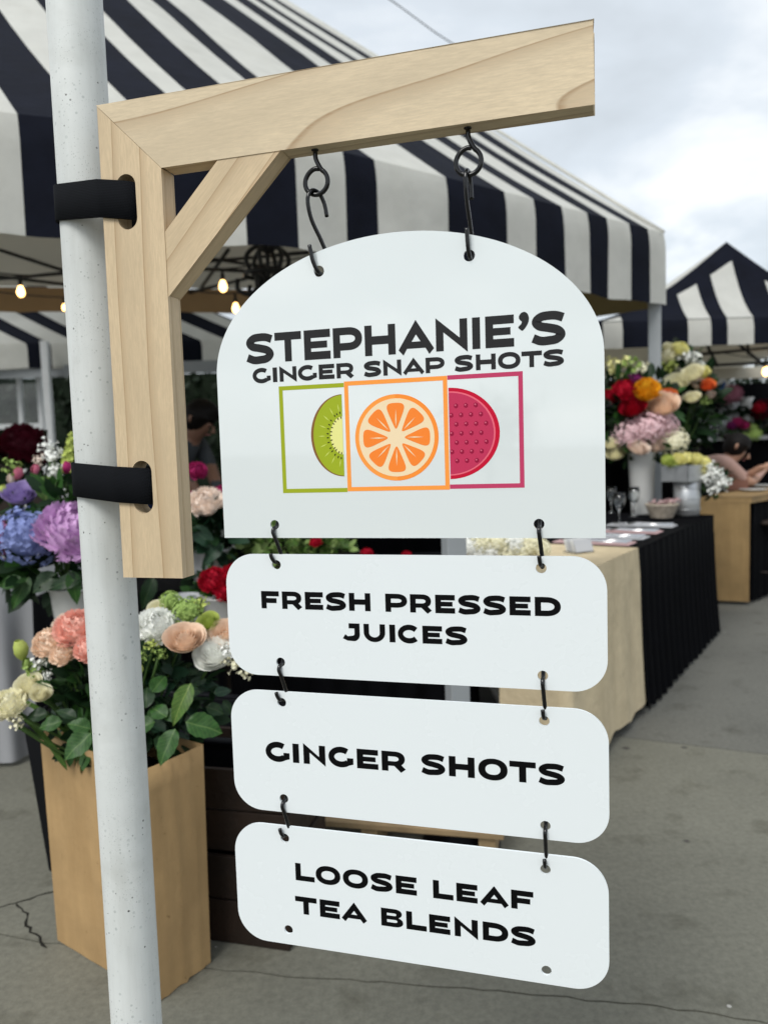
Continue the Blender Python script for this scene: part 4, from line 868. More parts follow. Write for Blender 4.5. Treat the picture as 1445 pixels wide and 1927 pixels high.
mb = MB(); skirt(mb, [tq(-0.905, 0.26), tq(-0.905, -0.004), tq(0.0, -0.004)], TZ + 0.003, 0.05, 0.006, 3.5, 0.02, 2.0, hem=0.014); flatpoly(mb, [tq(-0.905, -0.004), tq(0.0, -0.004), tq(0.0, 0.606), tq(-0.905, 0.606)], TZ + 0.0005, TZ + 0.004); obj('linen_cover', mb, M['cream_cloth'], tbl)
for s in (-0.8, 0.4, 1.6):
    for w in (0.08, 0.54):
        mb = MB(); p = tq(s, w); bar(mb, (*p, 0.0), (*tq(s + (0.28 if s < 0 else 0), w), TZ - 0.03), 0.03); obj('leg', mb, M['pale_wood'], tbl, smooth=False)
mb = MB(); bar(mb, (*tq(-0.8, 0.56), TZ - 0.05), (*tq(-0.25, 0.56), 0.02), 0.03); obj('cross_leg', mb, M['white_paint'], tbl, smooth=False)
mb = MB(); bar(mb, (*tq(-0.8, 0.59), 0.02), (*tq(-0.25, 0.59), TZ - 0.05), 0.03); obj('cross_leg', mb, M['white_paint'], tbl, smooth=False)
# ---- oak-panelled work table at the right
WA, WB = Vector((2.40, 5.80)), Vector((2.70, 5.66)); wd_ = (WB - WA).normalized(); wp = Vector((-wd_.y, wd_.x)); WZ = at(1408, 935, 5.66).z
ot = thing('work_table', 'oak work table with solid end panel at the right edge', 'table', (2.6, 6.3, 0))
wlen = 1.9; TD = Vector((0.72, 0.69))
mb = MB(); b_ = [WA - wd_ * 0.05, WB + wd_ * 0.01]; flatpoly(mb, [b_[0], b_[1], b_[1] + TD * wlen, b_[0] + TD * wlen], WZ - 0.045, WZ); obj('table_top', mb, M['oak'], ot, smooth=False, bevel=0.004)
mb = MB(); flatpoly(mb, [b_[0], b_[1] - wd_ * 0.01, b_[1] - wd_ * 0.01 + wp * 0.03, b_[0] + wp * 0.03], 0.03, WZ - 0.047); obj('end_panel', mb, M['oak'], ot, smooth=False, bevel=0.003)
mb = MB(); skirt(mb, [b_[0] + TD * 0.2 + wp * .1, b_[1] - wd_ * .03 + TD * .12, b_[1] - wd_ * .03 + TD * 0.5], WZ - 0.05, 0.02, 0.01, 8, 0.0, 1.0); obj('black_skirt', mb, M['black_cloth'], ot)
st = thing('stool', 'brown wooden stool beside the oak work table', 'stool', (*at(1436, 1000, 5.9).xy, 0)); c = at(1446, 1000, 5.95)
mb = MB(); lathe(mb, [(0, .58), (.16, .58), (.17, .595), (.16, .61), (0, .615)], (c.x, c.y, 0), 20); obj('seat', mb, M['dark_wood'], st)
for a in range(4):
    an = a * PI / 2 + .5; mb = MB(); tube(mb, [(c.x + .2 * math.cos(an), c.y + .2 * math.sin(an), 0), (c.x + .11 * math.cos(an), c.y + .11 * math.sin(an), .58)], 0.018, 8); obj('leg', mb, M['oak'], st)
mb = MB(); tube(mb, [(c.x + .165 * math.cos(k * PI / 8), c.y + .165 * math.sin(k * PI / 8), .22) for k in range(16)], .009, 6, closed=True); obj('foot_ring', mb, M['dark_wood'], st)
# ---- flower tables at the left, under the tent
gt_ = thing('flower_table', 'flower table under pale grey pleated satin cloth at the left edge', 'table', (-1.9, 3.0, 0))
ga, gb = at(-150, 1100, 2.95), at(118, 1100, 3.25); gz = at(40, 1072, 3.1).z
mb = MB(); skirt(mb, [ga.xy, gb.xy, gb.xy + Vector((0.1, .7))], gz, 0.02, 0.022, 7, 0.03, 0.9); flatpoly(mb, [ga.xy, gb.xy, gb.xy + Vector((.1, .7)), ga.xy + Vector((0, .7))], gz - .004, gz); obj('satin_cloth', mb, M['grey_cloth'], gt_)
mb = MB(); flatpoly(mb, [ga.xy + Vector((.01, .01)), gb.xy + Vector((-.01, .01)), gb.xy + Vector((.08, .68)), ga.xy + Vector((.01, .68))], gz - .03, gz - .005); obj('table_top', mb, M['pale_wood'], gt_, smooth=False)
bt = thing('flower_table', 'added flower table behind the bracket, draped black for the shade under the large tent', 'table', (-0.7, 3.3, 0))
A_, B_ = Vector((-1.42, 3.05)), Vector((0.36, 3.25)); bz = 0.70  # added table, its black cloth stands in for the shading behind the flowers
mb = MB(); skirt(mb, [A_ + Vector((0, .8)), A_, B_, B_ + Vector((0.05, .8))], bz, 0.015, 0.015, 9, 0.02, 1.7); flatpoly(mb, [A_, B_, B_ + Vector((.05, .8)), A_ + Vector((0, .8))], bz - .004, bz + .001); obj('black_cloth', mb, M['black_cloth'], bt)
mb = MB(); flatpoly(mb, [A_ + Vector((.01, .01)), B_ + Vector((-.01, .01)), B_ + Vector((.04, .78)), A_ + Vector((.01, .78))], bz - .03, bz - .005); obj('table_top', mb, M['dark_wood'], bt, smooth=False)
# ---- kraft box planter on the pavement
BX = [Vector((-0.891, 1.911)), Vector((-0.547, 1.664)), Vector((-0.455, 1.800)), Vector((-0.799, 2.047))]; BH = 0.555
kb = thing('kraft_box', 'tall open kraft cardboard box planter on the pavement beside the pole', 'box', (*(BX[0] + BX[2]) / 2, 0))
cen = (BX[0] + BX[2]) / 2
rk = random.Random(2)
def boxside(a, b, name):
    mb = MB(); n, m_ = 12, 10; nn = Vector(((b - a).y, -(b - a).x)).normalized(); vs = []
    for layer in (0, 1):
        for i in range(n + 1):
            for k in range(m_ + 1):
                t = k / m_; p = a.lerp(b, i / n); p = cen + (p - cen) * (0.97 + 0.045 * t) if layer == 0 else cen + (p - cen) * (0.955 + 0.045 * t)
                bul = (0.006 * math.sin(PI * i / n) * math.sin(PI * t) + 0.005 * ripple(i * .35 + k * .05, a.x * 7) * math.sin(PI * i / n)) if layer == 0 else 0
                vs.append((*(p + nn * bul), 0.002 + (BH - 0.002 * math.sin(PI * i / n)) * t))
    s_ = (n + 1) * (m_ + 1); w_ = m_ + 1
    fs = [(i * w_ + k, (i + 1) * w_ + k, (i + 1) * w_ + k + 1, i * w_ + k + 1) for i in range(n) for k in range(m_)]
    fs += [tuple(s_ + x for x in q[::-1]) for q in fs[:n * m_]]
    fs += [(i * w_ + m_, (i + 1) * w_ + m_, s_ + (i + 1) * w_ + m_, s_ + i * w_ + m_) for i in range(n)]
    mb.add(vs, fs); o = obj(name, mb, M['kraft'], kb); return o
for i in range(4): boxside(BX[i], BX[(i + 1) % 4], 'box_side')
mb = MB(); flatpoly(mb, [cen + (p - cen) * .95 for p in BX], BH - .09, BH - .07); obj('soil', mb, M['soil'], kb, smooth=False)
# ---- black bin behind the kraft box
bb = thing('flower_bin', 'black plastic bin standing right behind the kraft box', 'bin', (-0.75, 2.3, 0))
p1, p2 = onz(92, 1640, 0), onz(430, 1700, 0); t1, t2 = at(44, 1368, p1.y), at(438, 1395, p2.y + .02)
bh = min(t1.z, t2.z)
mb = MB(); lo = [p1.xy, p2.xy, p2.xy + Vector((.12, .30)), p1.xy + Vector((.02, .36))]; hi = [t1.xy, t2.xy, t2.xy + Vector((.14, .32)), t1.xy + Vector((0, .40))]
mb.add([(*p, 0.0) for p in lo] + [(*p, bh) for p in hi] + [(*((Vector(hi[0]) + Vector(hi[2])) / 2 * .06 + p * .94), bh) for p in hi] + [(*((Vector(hi[0]) + Vector(hi[2])) / 2 * .06 + p * .94), bh - .10) for p in hi],
       [(0, 1, 5, 4), (1, 2, 6, 5), (2, 3, 7, 6), (3, 0, 4, 7)] + [(4 + i, 4 + (i + 1) % 4, 8 + (i + 1) % 4, 8 + i) for i in range(4)] + [(8 + i, 8 + (i + 1) % 4, 12 + (i + 1) % 4, 12 + i) for i in range(4)] + [(12, 13, 14, 15), (3, 2, 1, 0)])
obj('bin_body', mb, M['black_plastic'], bb, smooth=False, bevel=0.006)
mb = MB(); tube(mb, [(*p, bh) for p in hi], 0.012, 8, closed=True); obj('rim', mb, M['black_plastic'], bb)
# ---- dark wooden crates and a slatted pallet
def crate(base, rz, sx, sy, sz, n, mt, name, label, group=None, gap=0.005, top=False):
    r_ = thing(name, label, 'crate', (base[0], base[1], base[2] if len(base) > 2 else 0), group); z0 = base[2] if len(base) > 2 else 0.0; R = Matrix.Rotation(rz, 3, 'Z'); o = Vector((base[0], base[1], z0))
    h = (sz - gap * (n - 1)) / n
    for side in range(4):
        L = sx if side % 2 == 0 else sy; D = sy if side % 2 == 0 else sx; rr = R @ Matrix.Rotation(side * PI / 2, 3, 'Z')
        for k in range(n):
            b = MB(); box(b, o + rr @ Vector((0, -D / 2 + .007, 0)) + Vector((0, 0, h / 2 + k * (h + gap) + .002)), (L - (0.0 if side % 2 == 0 else .03), .013, h), R=rr); obj('board', b, mt, r_, smooth=False, bevel=0.0015)
    for x in (-1, 1):
        for y in (-1, 1):
            b = MB(); box(b, o + R @ Vector((x * (sx / 2 - .03), y * (sy / 2 - .03), sz / 2 + .002)), (.028, .028, sz - .01), R=R); obj('corner_post', b, mt, r_, smooth=False)
    b = MB(); box(b, o + Vector((0, 0, .015)), (sx - .04, sy - .04, .012), R=R); obj('crate_floor', b, mt, r_, smooth=False)
    return r_
cb = Vector((-0.271, 1.834)); ca = math.atan2(-0.40, 0.9) + 0.16
cc = cb + Matrix.Rotation(ca, 2) @ Vector((-0.20, 0.15))
crate((cc.x, cc.y), ca, .40, .30, .23, 2, M['dark_wood'], 'wooden_crate', 'lower dark stained wooden crate on the pavement beside the black bin', 'stacked dark crates')
crate((cc.x + .005, cc.y + .01, .236), ca + .03, .39, .29, .215, 2, M['dark_wood'], 'wooden_crate', 'upper dark stained wooden crate, stacked on the other beside the black bin', 'stacked dark crates')
pal = thing('slatted_pallet', 'low slatted wooden pallet on the pavement behind the lower strips', 'pallet', (0.05, 2.7, 0)); pa = -0.22; pR = Matrix.Rotation(pa, 3, 'Z'); po = Vector((0.0, 2.62, 0))
for x in (-.36, 0, .36):
    b = MB(); box(b, po + pR @ Vector((x, 0, .045)), (.05, .7, .085), R=pR); obj('bearer', b, M['pale_wood'], pal, smooth=False)
for k in range(9):
    b = MB(); box(b, po + pR @ Vector((0, -.33 + k * .0825, .0995)), (.82, .062, .018), R=pR); obj('slat', b, M['pale_wood'], pal, smooth=False, bevel=.002)
# ---- grey display post with foot behind the strips
dp = thing('display_post', 'short grey metal post on a black foot, seen between the hanging strips', 'post', (0.211, 2.346, 0))
mb = MB(); box(mb, (0.211, 2.346, .72), (.062, .062, 1.40), rz=.25); obj('upright', mb, M['grey_pole'], dp, smooth=False, bevel=.004)
mb = MB(); lathe(mb, [(0, .05), (.06, .048), (.075, .03), (.12, .012), (.125, 0)], (0.211, 2.346, 0), 20); obj('foot', mb, M['black_plastic'], dp)
mb = MB(); bar(mb, (-.02, 2.40, 1.34), (.44, 2.29, 1.34), .03); obj('cross_bar', mb, M['grey_pole'], dp, smooth=False)
# ---- string lights
def string_light(pts, bulbs, label):
    r_ = thing('string_light', label, 'string light', pts[0], 'string lights under the tents'); b = MB(); tube(b, crom(pts, 8), .005, 6); obj('cable', b, M['black_metal'], r_)
    for p, s in bulbs:
        b = MB(); lathe(b, [(0, 0.0), (.009 * s, 0), (.011 * s, -.03 * s), (.017 * s, -.045 * s), (.017 * s, -.085 * s), (0, -.086 * s)], p, 12); sk = obj('socket', b, M['black_metal'], r_)
        b = MB(); lathe(b, [(.014 * s, -.085 * s), (.02 * s, -.10 * s), (.030 * s, -.125 * s), (.031 * s, -.145 * s), (.022 * s, -.165 * s), (.008 * s, -.174 * s), (0, -.175 * s)], p, 14); obj('bulb', b, M['bulb'], sk)
def blb(px, py, Y, s=1.0):
    p = at(px, py, Y); return (p + Vector((0, 0, .14 * s)), s)
b1, b2, b3 = blb(40, 551, 4.6, .72), blb(420, 541, 4.9, .8), blb(444, 582, 5.6, .8); b4 = blb(122, 580, 6.2, .6)
string_light([at(-200, 480, 4.4), b1[0], at(200, 510, 4.7), b2[0], at(600, 480, 5.2)], [b1, b2], 'string of lit bulbs hanging nearest under the large tent ceiling')
string_light([at(-180, 530, 6.4), b4[0], at(280, 540, 5.9), b3[0], at(640, 520, 5.6)], [b4, b3], 'string of lit bulbs hanging farther back under the large tent ceiling')
b5 = blb(1440, 701, 8.4, 1.1); string_light([at(1330, 660, 8.2), b5[0], at(1560, 660, 8.5)], [b5], 'single lit bulb on a cable under the small right tent')
# ---- wrought iron scroll lamp hanging under the tent
ch = thing('iron_chandelier', 'black wrought iron scroll chandelier under the large tent', 'chandelier', at(500, 470, 4.4)); c = at(505, 520, 4.4)
for k in range(6):
    a = k * PI / 3 + .3; d = Vector((math.cos(a), math.sin(a), 0)); b = MB()
    pts = [c + Vector((0, 0, .13)), c + d * .06 + Vector((0, 0, .16)), c + d * .12 + Vector((0, 0, .10)), c + d * .09 + Vector((0, 0, .02)), c + d * .04 + Vector((0, 0, -.02)), c + d * .10 + Vector((0, 0, -.10)), c + d * .17 + Vector((0, 0, -.08)), c + d * .17 + Vector((0, 0, -.02))]
    tube(b, crom(pts, 5), .013, 7); obj('arm', b, M['black_metal'], ch)
mb = MB(); tube(mb, [c + Vector((0, 0, -.1)), c + Vector((0, 0, .32))], .012, 8); obj('stem', mb, M['black_metal'], ch)
mb = MB(); tube(mb, [c + Vector((.13 * math.cos(k * PI / 8), .13 * math.sin(k * PI / 8), .01)) for k in range(16)], .012, 6, closed=True); obj('ring', mb, M['black_metal'], ch)
# ---- overhead cable
mb = MB(); tube(mb, crom([at(600, -90, 14), at(735, 0, 14), at(790, 40, 14), at(845, 78, 14), at(1000, 170, 14)], 4), .010, 6); tag(obj('overhead_cable', mb, M['black_metal']), 'thin dark overhead cable crossing the sky above the beam', 'cable')
# ================================================================== things on the display table
def on_table(px, py): return onz(px, py, TZ + .004)
def lathe_thing(name, prof, p, mt, label, cat, group=None, n=24, scale=1.0):
    b = MB(); lathe(b, [(r_ * scale, z * scale) for r_, z in prof], (0, 0, 0), n); o = obj(name, b, mt); o.location = p; return tag(o, label, cat, group)
def pail(p, r0, r1, h, mt, name, label, cat, rim=True, group=None):
    root = thing(name, label, cat, p, group); b = MB(); lathe(b, [(0, .003), (r0, .003), (r0 + .002, .01), (r1, h), (r1 + .004, h + .003), (r1 - .003, h + .004), (r0 - .004, .02), (0, .02)], p, 28); obj('body', b, mt, root)
    if rim:
        b = MB(); tube(b, [Vector(p) + Vector(((r1 + .003) * math.cos(2 * PI * k / 24), (r1 + .003) * math.sin(2 * PI * k / 24), h)) for k in range(24)], .0045, 6, closed=True); obj('rim', b, mt, root)
    return root
GLASS = [(0, 0), (.032, 0), (.033, .003), (.006, .008), (.0045, .05), (.006, .085), (.02, .095), (.034, .12), (.037, .15), (.033, .19), (.0315, .19), (.0355, .15), (.032, .122), (.018, .099), (0, .093)]
for k, (px, py, s, lb) in enumerate(((1192, 972, 1.0, 'stemmed wine glass nearest the wicker basket'), (1165, 985, .95, 'stemmed wine glass left of the one by the basket'), (1150, 965, .95, 'stemmed wine glass at the back, half behind the arched board'))):
    lathe_thing('wine_glass', GLASS, on_table(px, py), M['glass'], lb, 'glass', 'glasses on the display table', 20, s)
for k, (s_, lb) in enumerate(((0.10, 'rolled cutlery setting nearest the linen cover'), (0.34, 'second cutlery setting from the linen cover'), (0.60, 'third cutlery setting from the linen cover'), (0.92, 'farthest cutlery setting, next to the galvanised pail'))):
    a, b_ = tq(s_, .035), tq(s_, .43); rt = thing('cutlery_setting', lb, 'cutlery', (*tq(s_, .2), TZ), 'cutlery laid along the display table')
    d = (b_ - a).normalized(); pz = TZ + .004; R = Matrix.Rotation(math.atan2(d.y, d.x), 3, 'Z'); mid = (a + b_) / 2
    b = MB(); box(b, (*mid, pz + .004), (.37, .13, .006), R=R); obj('napkin', b, M['grey_ceramic'] if k % 2 else M['pink_tissue'], rt, smooth=False, bevel=.002)
    for j, (nm, dy) in enumerate((('knife', -.035), ('fork', 0.0), ('spoon', .035))):
        b = MB(); o_ = Vector((*mid, pz + .012)); f = lambda x, y, z=0: o_ + R @ Vector((x, y + dy, z))
        tube(b, [f(-.17, 0), f(-.05, 0), f(.03, 0, .003), f(.07, 0)], [.007, .005, .004, .006], 8)
        if nm == 'knife': box(b, f(.12, 0), (.10, .018, .003), R=R)
        elif nm == 'fork':
            for q in (-1, 0, 1): box(b, f(.125, q * .007), (.07, .004, .003), R=R)
            box(b, f(.085, 0), (.03, .02, .004), R=R)
        else: lathe(b, [(0, -.003), (.012, 0), (.020, .004), (.014, .007), (0, .008)], f(.10, 0), 14)
        obj(nm, b, M['steel'], rt)
bq_ = tq(1.45, .25); p = Vector((bq_.x, bq_.y, TZ + .002)); bk = thing('wicker_basket', 'small pale wicker basket lined with pink tissue on the display table', 'basket', p); mb = MB()
for k in range(7): r_ = .062 + .034 * k / 6; tube(mb, [p + Vector((r_ * math.cos(a), r_ * math.sin(a), .008 + k * .0125)) for a in [2 * PI * j / 24 for j in range(24)]], .0075, 6, closed=True)
obj('weave', mb, M['wicker'], bk); mb = MB(); rr_ = random.Random(4)
for k in range(26):
    a, r_ = rr_.uniform(0, 2 * PI), .09 * math.sqrt(rr_.random()); q = p + Vector((r_ * math.cos(a), r_ * math.sin(a), .085 + rr_.uniform(0, .025))); v = [Vector((rr_.uniform(-.03, .03), rr_.uniform(-.03, .03), rr_.uniform(-.012, .018))) for _ in range(4)]; mb.add([q + x for x in v], [(0, 1, 2), (0, 2, 3)])
obj('tissue', mb, M['pink_tissue'], bk)
p = onz(1088, 1040, TZ + .004); ac = thing('acrylic_holder', 'clear acrylic leaflet holder on the linen end of the table', 'holder', p)
mb = MB(); Ra = Matrix.Rotation(.5, 3, 'Z'); box(mb, p + Vector((0, 0, .004)), (.11, .08, .006), R=Ra); obj('base', mb, M['glass'], ac, smooth=False)
for k in range(4): mb = MB(); box(mb, p + Ra @ Vector((0, -.03 + k * .02, 0)) + Vector((0, 0, .035)), (.10, .003, .055), R=Ra @ Matrix.Rotation(-.35, 3, 'X')); obj('leaflet', mb, M['ceramic'] if k % 2 else M['grey_ceramic'], ac, smooth=False)
# ================================================================== flowers
def grid(mb, f, nu, nv, mi=0):
    vs = [f(i / nu, j / nv) for i in range(nu + 1) for j in range(nv + 1)]; w = nv + 1
    mb.add(vs, [(i * w + j, (i + 1) * w + j, (i + 1) * w + j + 1, i * w + j + 1) for i in range(nu) for j in range(nv)], mi)
def rose_mesh(seed, rings=6, open_=1.0):
    r = random.Random(seed); mb = MB()
    for k in range(rings):
        q = k / (rings - 1); n = 3 + (k > 1) + (k > 3); R = .16 + .80 * q ** .9; H = .66 - .30 * q * open_; off = r.uniform(0, 6)
        for j in range(n):
            a0 = off + 2 * PI * j / n; hw = PI / n * 1.35; jit = r.uniform(-.05, .05); curl = .03 + .11 * q
            def f(u, v, a0=a0, hw=hw, R=R, H=H, jit=jit, curl=curl, q=q, ph=r.uniform(0, 6)):
                s = (u * 2 - 1); edge = 1 - .24 * abs(s) ** 3.2
                vv = v * edge; rr = R * (.25 + .75 * math.sin(min(1, vv * 1.1) * PI / 2)) + curl * max(0, vv - .72) * 2.2 * (1 if q > .3 else .3)
                z = -.55 + (H + .55 + jit) * vv - curl * max(0, vv - .8) * 2.4 + .02 * math.sin(s * 5 + ph) * v
                rr *= 1 + .05 * math.cos(s * 1.6 + ph); a = a0 + s * hw * (.35 + .65 * math.sin(min(1, v * 1.3) * PI / 2))
                return (rr * math.cos(a), rr * math.sin(a), z)
            grid(mb, f, 6, 5)
    core = MB(); lathe(mb, [(.05, -.5), (.50, -.32), (.46, -.1), (.24, .12), (.10, .34), (0, .42)], (0, 0, 0), 12)
    return mb.mesh('rose')
def ruffle_mesh(seed, n=70, pointed=False, full=.35, depth=1):
    "carnation / dahlia / peony head: many ruffled petals over a dome"
    r = random.Random(seed); mb = MB(); ga = PI * (3 - math.sqrt(5))
    for k in range(n):
        t = (k + .5) / n; ph = math.acos(1 - t * (1 + full)); th = k * ga + r.uniform(-.15, .15); d = Vector((math.sin(ph) * math.cos(th), math.sin(ph) * math.sin(th), math.cos(ph)))
        tx = d.cross(Vector((0, 0, 1))); tx = tx.normalized() if tx.length > .05 else Vector((1, 0, 0)); ty = tx.cross(d); ro = r.uniform(-.6, .6); ax, ay = tx * math.cos(ro) + ty * math.sin(ro), -tx * math.sin(ro) + ty * math.cos(ro)
        L = r.uniform(.92, 1.06); W = r.uniform(.20, .30) if not pointed else .15; zs = .84
        def f(u, v, d=d, ax=ax, ay=ay, L=L, W=W, p=r.uniform(0, 6)):
            s = u * 2 - 1; w = W * ((.3 + .7 * v) if not pointed else (.4 + 1.1 * v * (1 - v) ** .55 * 1.6)); rad = L * (.52 + .48 * v ** .8) + (.045 * math.sin(s * 9 + p) * v if not pointed else 0) - .05 * s * s * v
            q = d * rad + ax * s * w + ay * ((.30 * v * v if not pointed else .12 * v * v) + .06 * math.sin(s * 7 + p) * v); return (q.x, q.y, q.z * zs)
        grid(mb, f, 6 if not pointed else 2, 3)
    lathe(mb, [(.12, -.5), (.55, -.3), (.70, .0), (.66, .26), (.48, .48), (.25, .60), (0, .64)], (0, 0, 0), 16)
    return mb.mesh('ruffle')
def hydrangea_mesh(seed, n=185):
    r = random.Random(seed); mb = MB(); ga = PI * (3 - math.sqrt(5))
    for k in range(n):
        t = (k + .5) / n; ph = math.acos(1 - t * 1.55); th = k * ga; d = Vector((math.sin(ph) * math.cos(th), math.sin(ph) * math.sin(th), math.cos(ph))); d = (d + Vector((r.uniform(-.12, .12), r.uniform(-.12, .12), r.uniform(-.12, .12)))).normalized()
        c = d * r.uniform(.80, 1.05); tx = d.orthogonal().normalized(); ty = d.cross(tx); ro = r.uniform(0, 6); s_ = r.uniform(.105, .15)
        for j in range(4):
            a = ro + j * PI / 2; e = tx * math.cos(a) + ty * math.sin(a); g = d.cross(e)
            tl_ = r.uniform(-.03, .06); p = [c - d * .03, c + e * s_ * .55 + g * s_ * .46 + d * .03, c + e * s_ + d * tl_, c + e * s_ * .55 - g * s_ * .46 + d * .03]
            mb.add([(q.x, q.y, q.z * .85) for q in p], [(0, 1, 2), (0, 2, 3)])
        mb.add([c + d * .02 + tx * .02, c + d * .02 + ty * .02, c + d * .02 - tx * .02, c + d * .02 - ty * .02], [(0, 1, 2, 3)])
    lathe(mb, [(.1, -.45), (.5, -.32), (.68, -.08), (.68, .12), (.54, .38), (.3, .52), (0, .6)], (0, 0, 0), 16)
    return mb.mesh('hydrangea')
def spray_mesh(seed, n=26, spread=1.0):
    "cluster of little round blossoms / buds"
    r = random.Random(seed); mb = MB()
    for k in range(n):
        d = Vector((r.gauss(0, 1), r.gauss(0, 1), r.gauss(.5, .8))).normalized(); c = d * spread * r.uniform(.45, 1.0); s_ = r.uniform(.14, .22); q = facing(d + Vector((r.uniform(-.5, .5), r.uniform(-.5, .5), 0)))
        tube(mb, [Vector((0, 0, -.5)), c * .5 + Vector((0, 0, -.12)), c], .022, 3)
        for j in range(5):
            a = 2 * PI * j / 5; e = Vector((math.cos(a), math.sin(a), 0)); g = Vector((-e.y, e.x, 0)); P4 = [Vector((0, 0, -.05)), e * .6 + g * .55 + Vector((0, 0, .2)), e * 1.0 + Vector((0, 0, .45)), e * .6 - g * .55 + Vector((0, 0, .2))]
            mb.add([c + q @ (x * s_) for x in P4], [(0, 1, 2), (0, 2, 3)])
    return mb.mesh('spray')
def spike_mesh(seed, n=26):
    "snapdragon: florets up a tapering spike, base at z=-1, tip at z=1"
    r = random.Random(seed); mb = MB(); tube(mb, [(0, 0, -1), (0, 0, 1)], .04, 5)
    for k in range(n):
        t = k / n; z = -1 + 2 * t; a = k * 2.4; R = .34 * (1 - t) ** .6 + .06; e = Vector((math.cos(a), math.sin(a), 0)); c = Vector((e.x * R * .6, e.y * R * .6, z)); s_ = .20 * (1 - .65 * t) + .03; q = facing(e + Vector((0, 0, .5)))
        for j in range(5):
            b = 2 * PI * j / 5; u = Vector((math.cos(b), math.sin(b), 0)); g = Vector((-u.y, u.x, 0)); mb.add([c + q @ (x * s_) for x in (Vector((0, 0, -.6)), u * .7 + g * .55, u * 1.0 + Vector((0, 0, .35)), u * .7 - g * .55)], [(0, 1, 2), (0, 2, 3)])
    return mb.mesh('spike')
def bud_mesh(seed):
    r = random.Random(seed); mb = MB()
    for k in range(9):
        a = k * 2.4; tl_ = .35 + .5 * (k % 3) / 3
        def f(u, v, a=a, tl_=tl_): s = u * 2 - 1; rr = tl_ * math.sin(PI * min(1, v * .8 + .05)) * .8 + .05; aa = a + s * .8 * (1 - v * .4); return (rr * math.cos(aa), rr * math.sin(aa), -.7 + 1.6 * v)
        grid(mb, f, 3, 4)
    return mb.mesh('bud')
def leaf_mesh(seed, wide=.30, droop=.35):
    r = random.Random(seed); mb = MB()
    def f(u, v):
        s = u * 2 - 1; w = wide * (math.sin(PI * v ** .8) ** .85 if 0 < v < 1 else 0) * (1 + .05 * math.sin(v * 34)); x = s * w
        return (x, v, .22 * abs(s) * w - droop * v * v + .025 * math.sin(v * 9 + s * 2 + seed))
    grid(mb, f, 6, 10); return mb.mesh('leaf')
FM = dict(rose=[rose_mesh(1, 7, 1.0), rose_mesh(3, 8, 1.3)], carnation=[ruffle_mesh(4), ruffle_mesh(5)], peony=[ruffle_mesh(6, 46, full=.2), rose_mesh(9, 8, 1.3)], dahlia=[ruffle_mesh(7, 120, True)], hydrangea=[hydrangea_mesh(8), hydrangea_mesh(9)], spray=[spray_mesh(10), spray_mesh(11)], snapdragon=[spike_mesh(12)], bud=[bud_mesh(13)])
LM = [leaf_mesh(1), leaf_mesh(2, .36, .25), leaf_mesh(3, .24, .5)]
GRASS = leaf_mesh(5, .045, .6)
rf = random.Random(21)
TOCAM = lambda p: (Vector((0, 0, CAM_H)) - p).normalized()
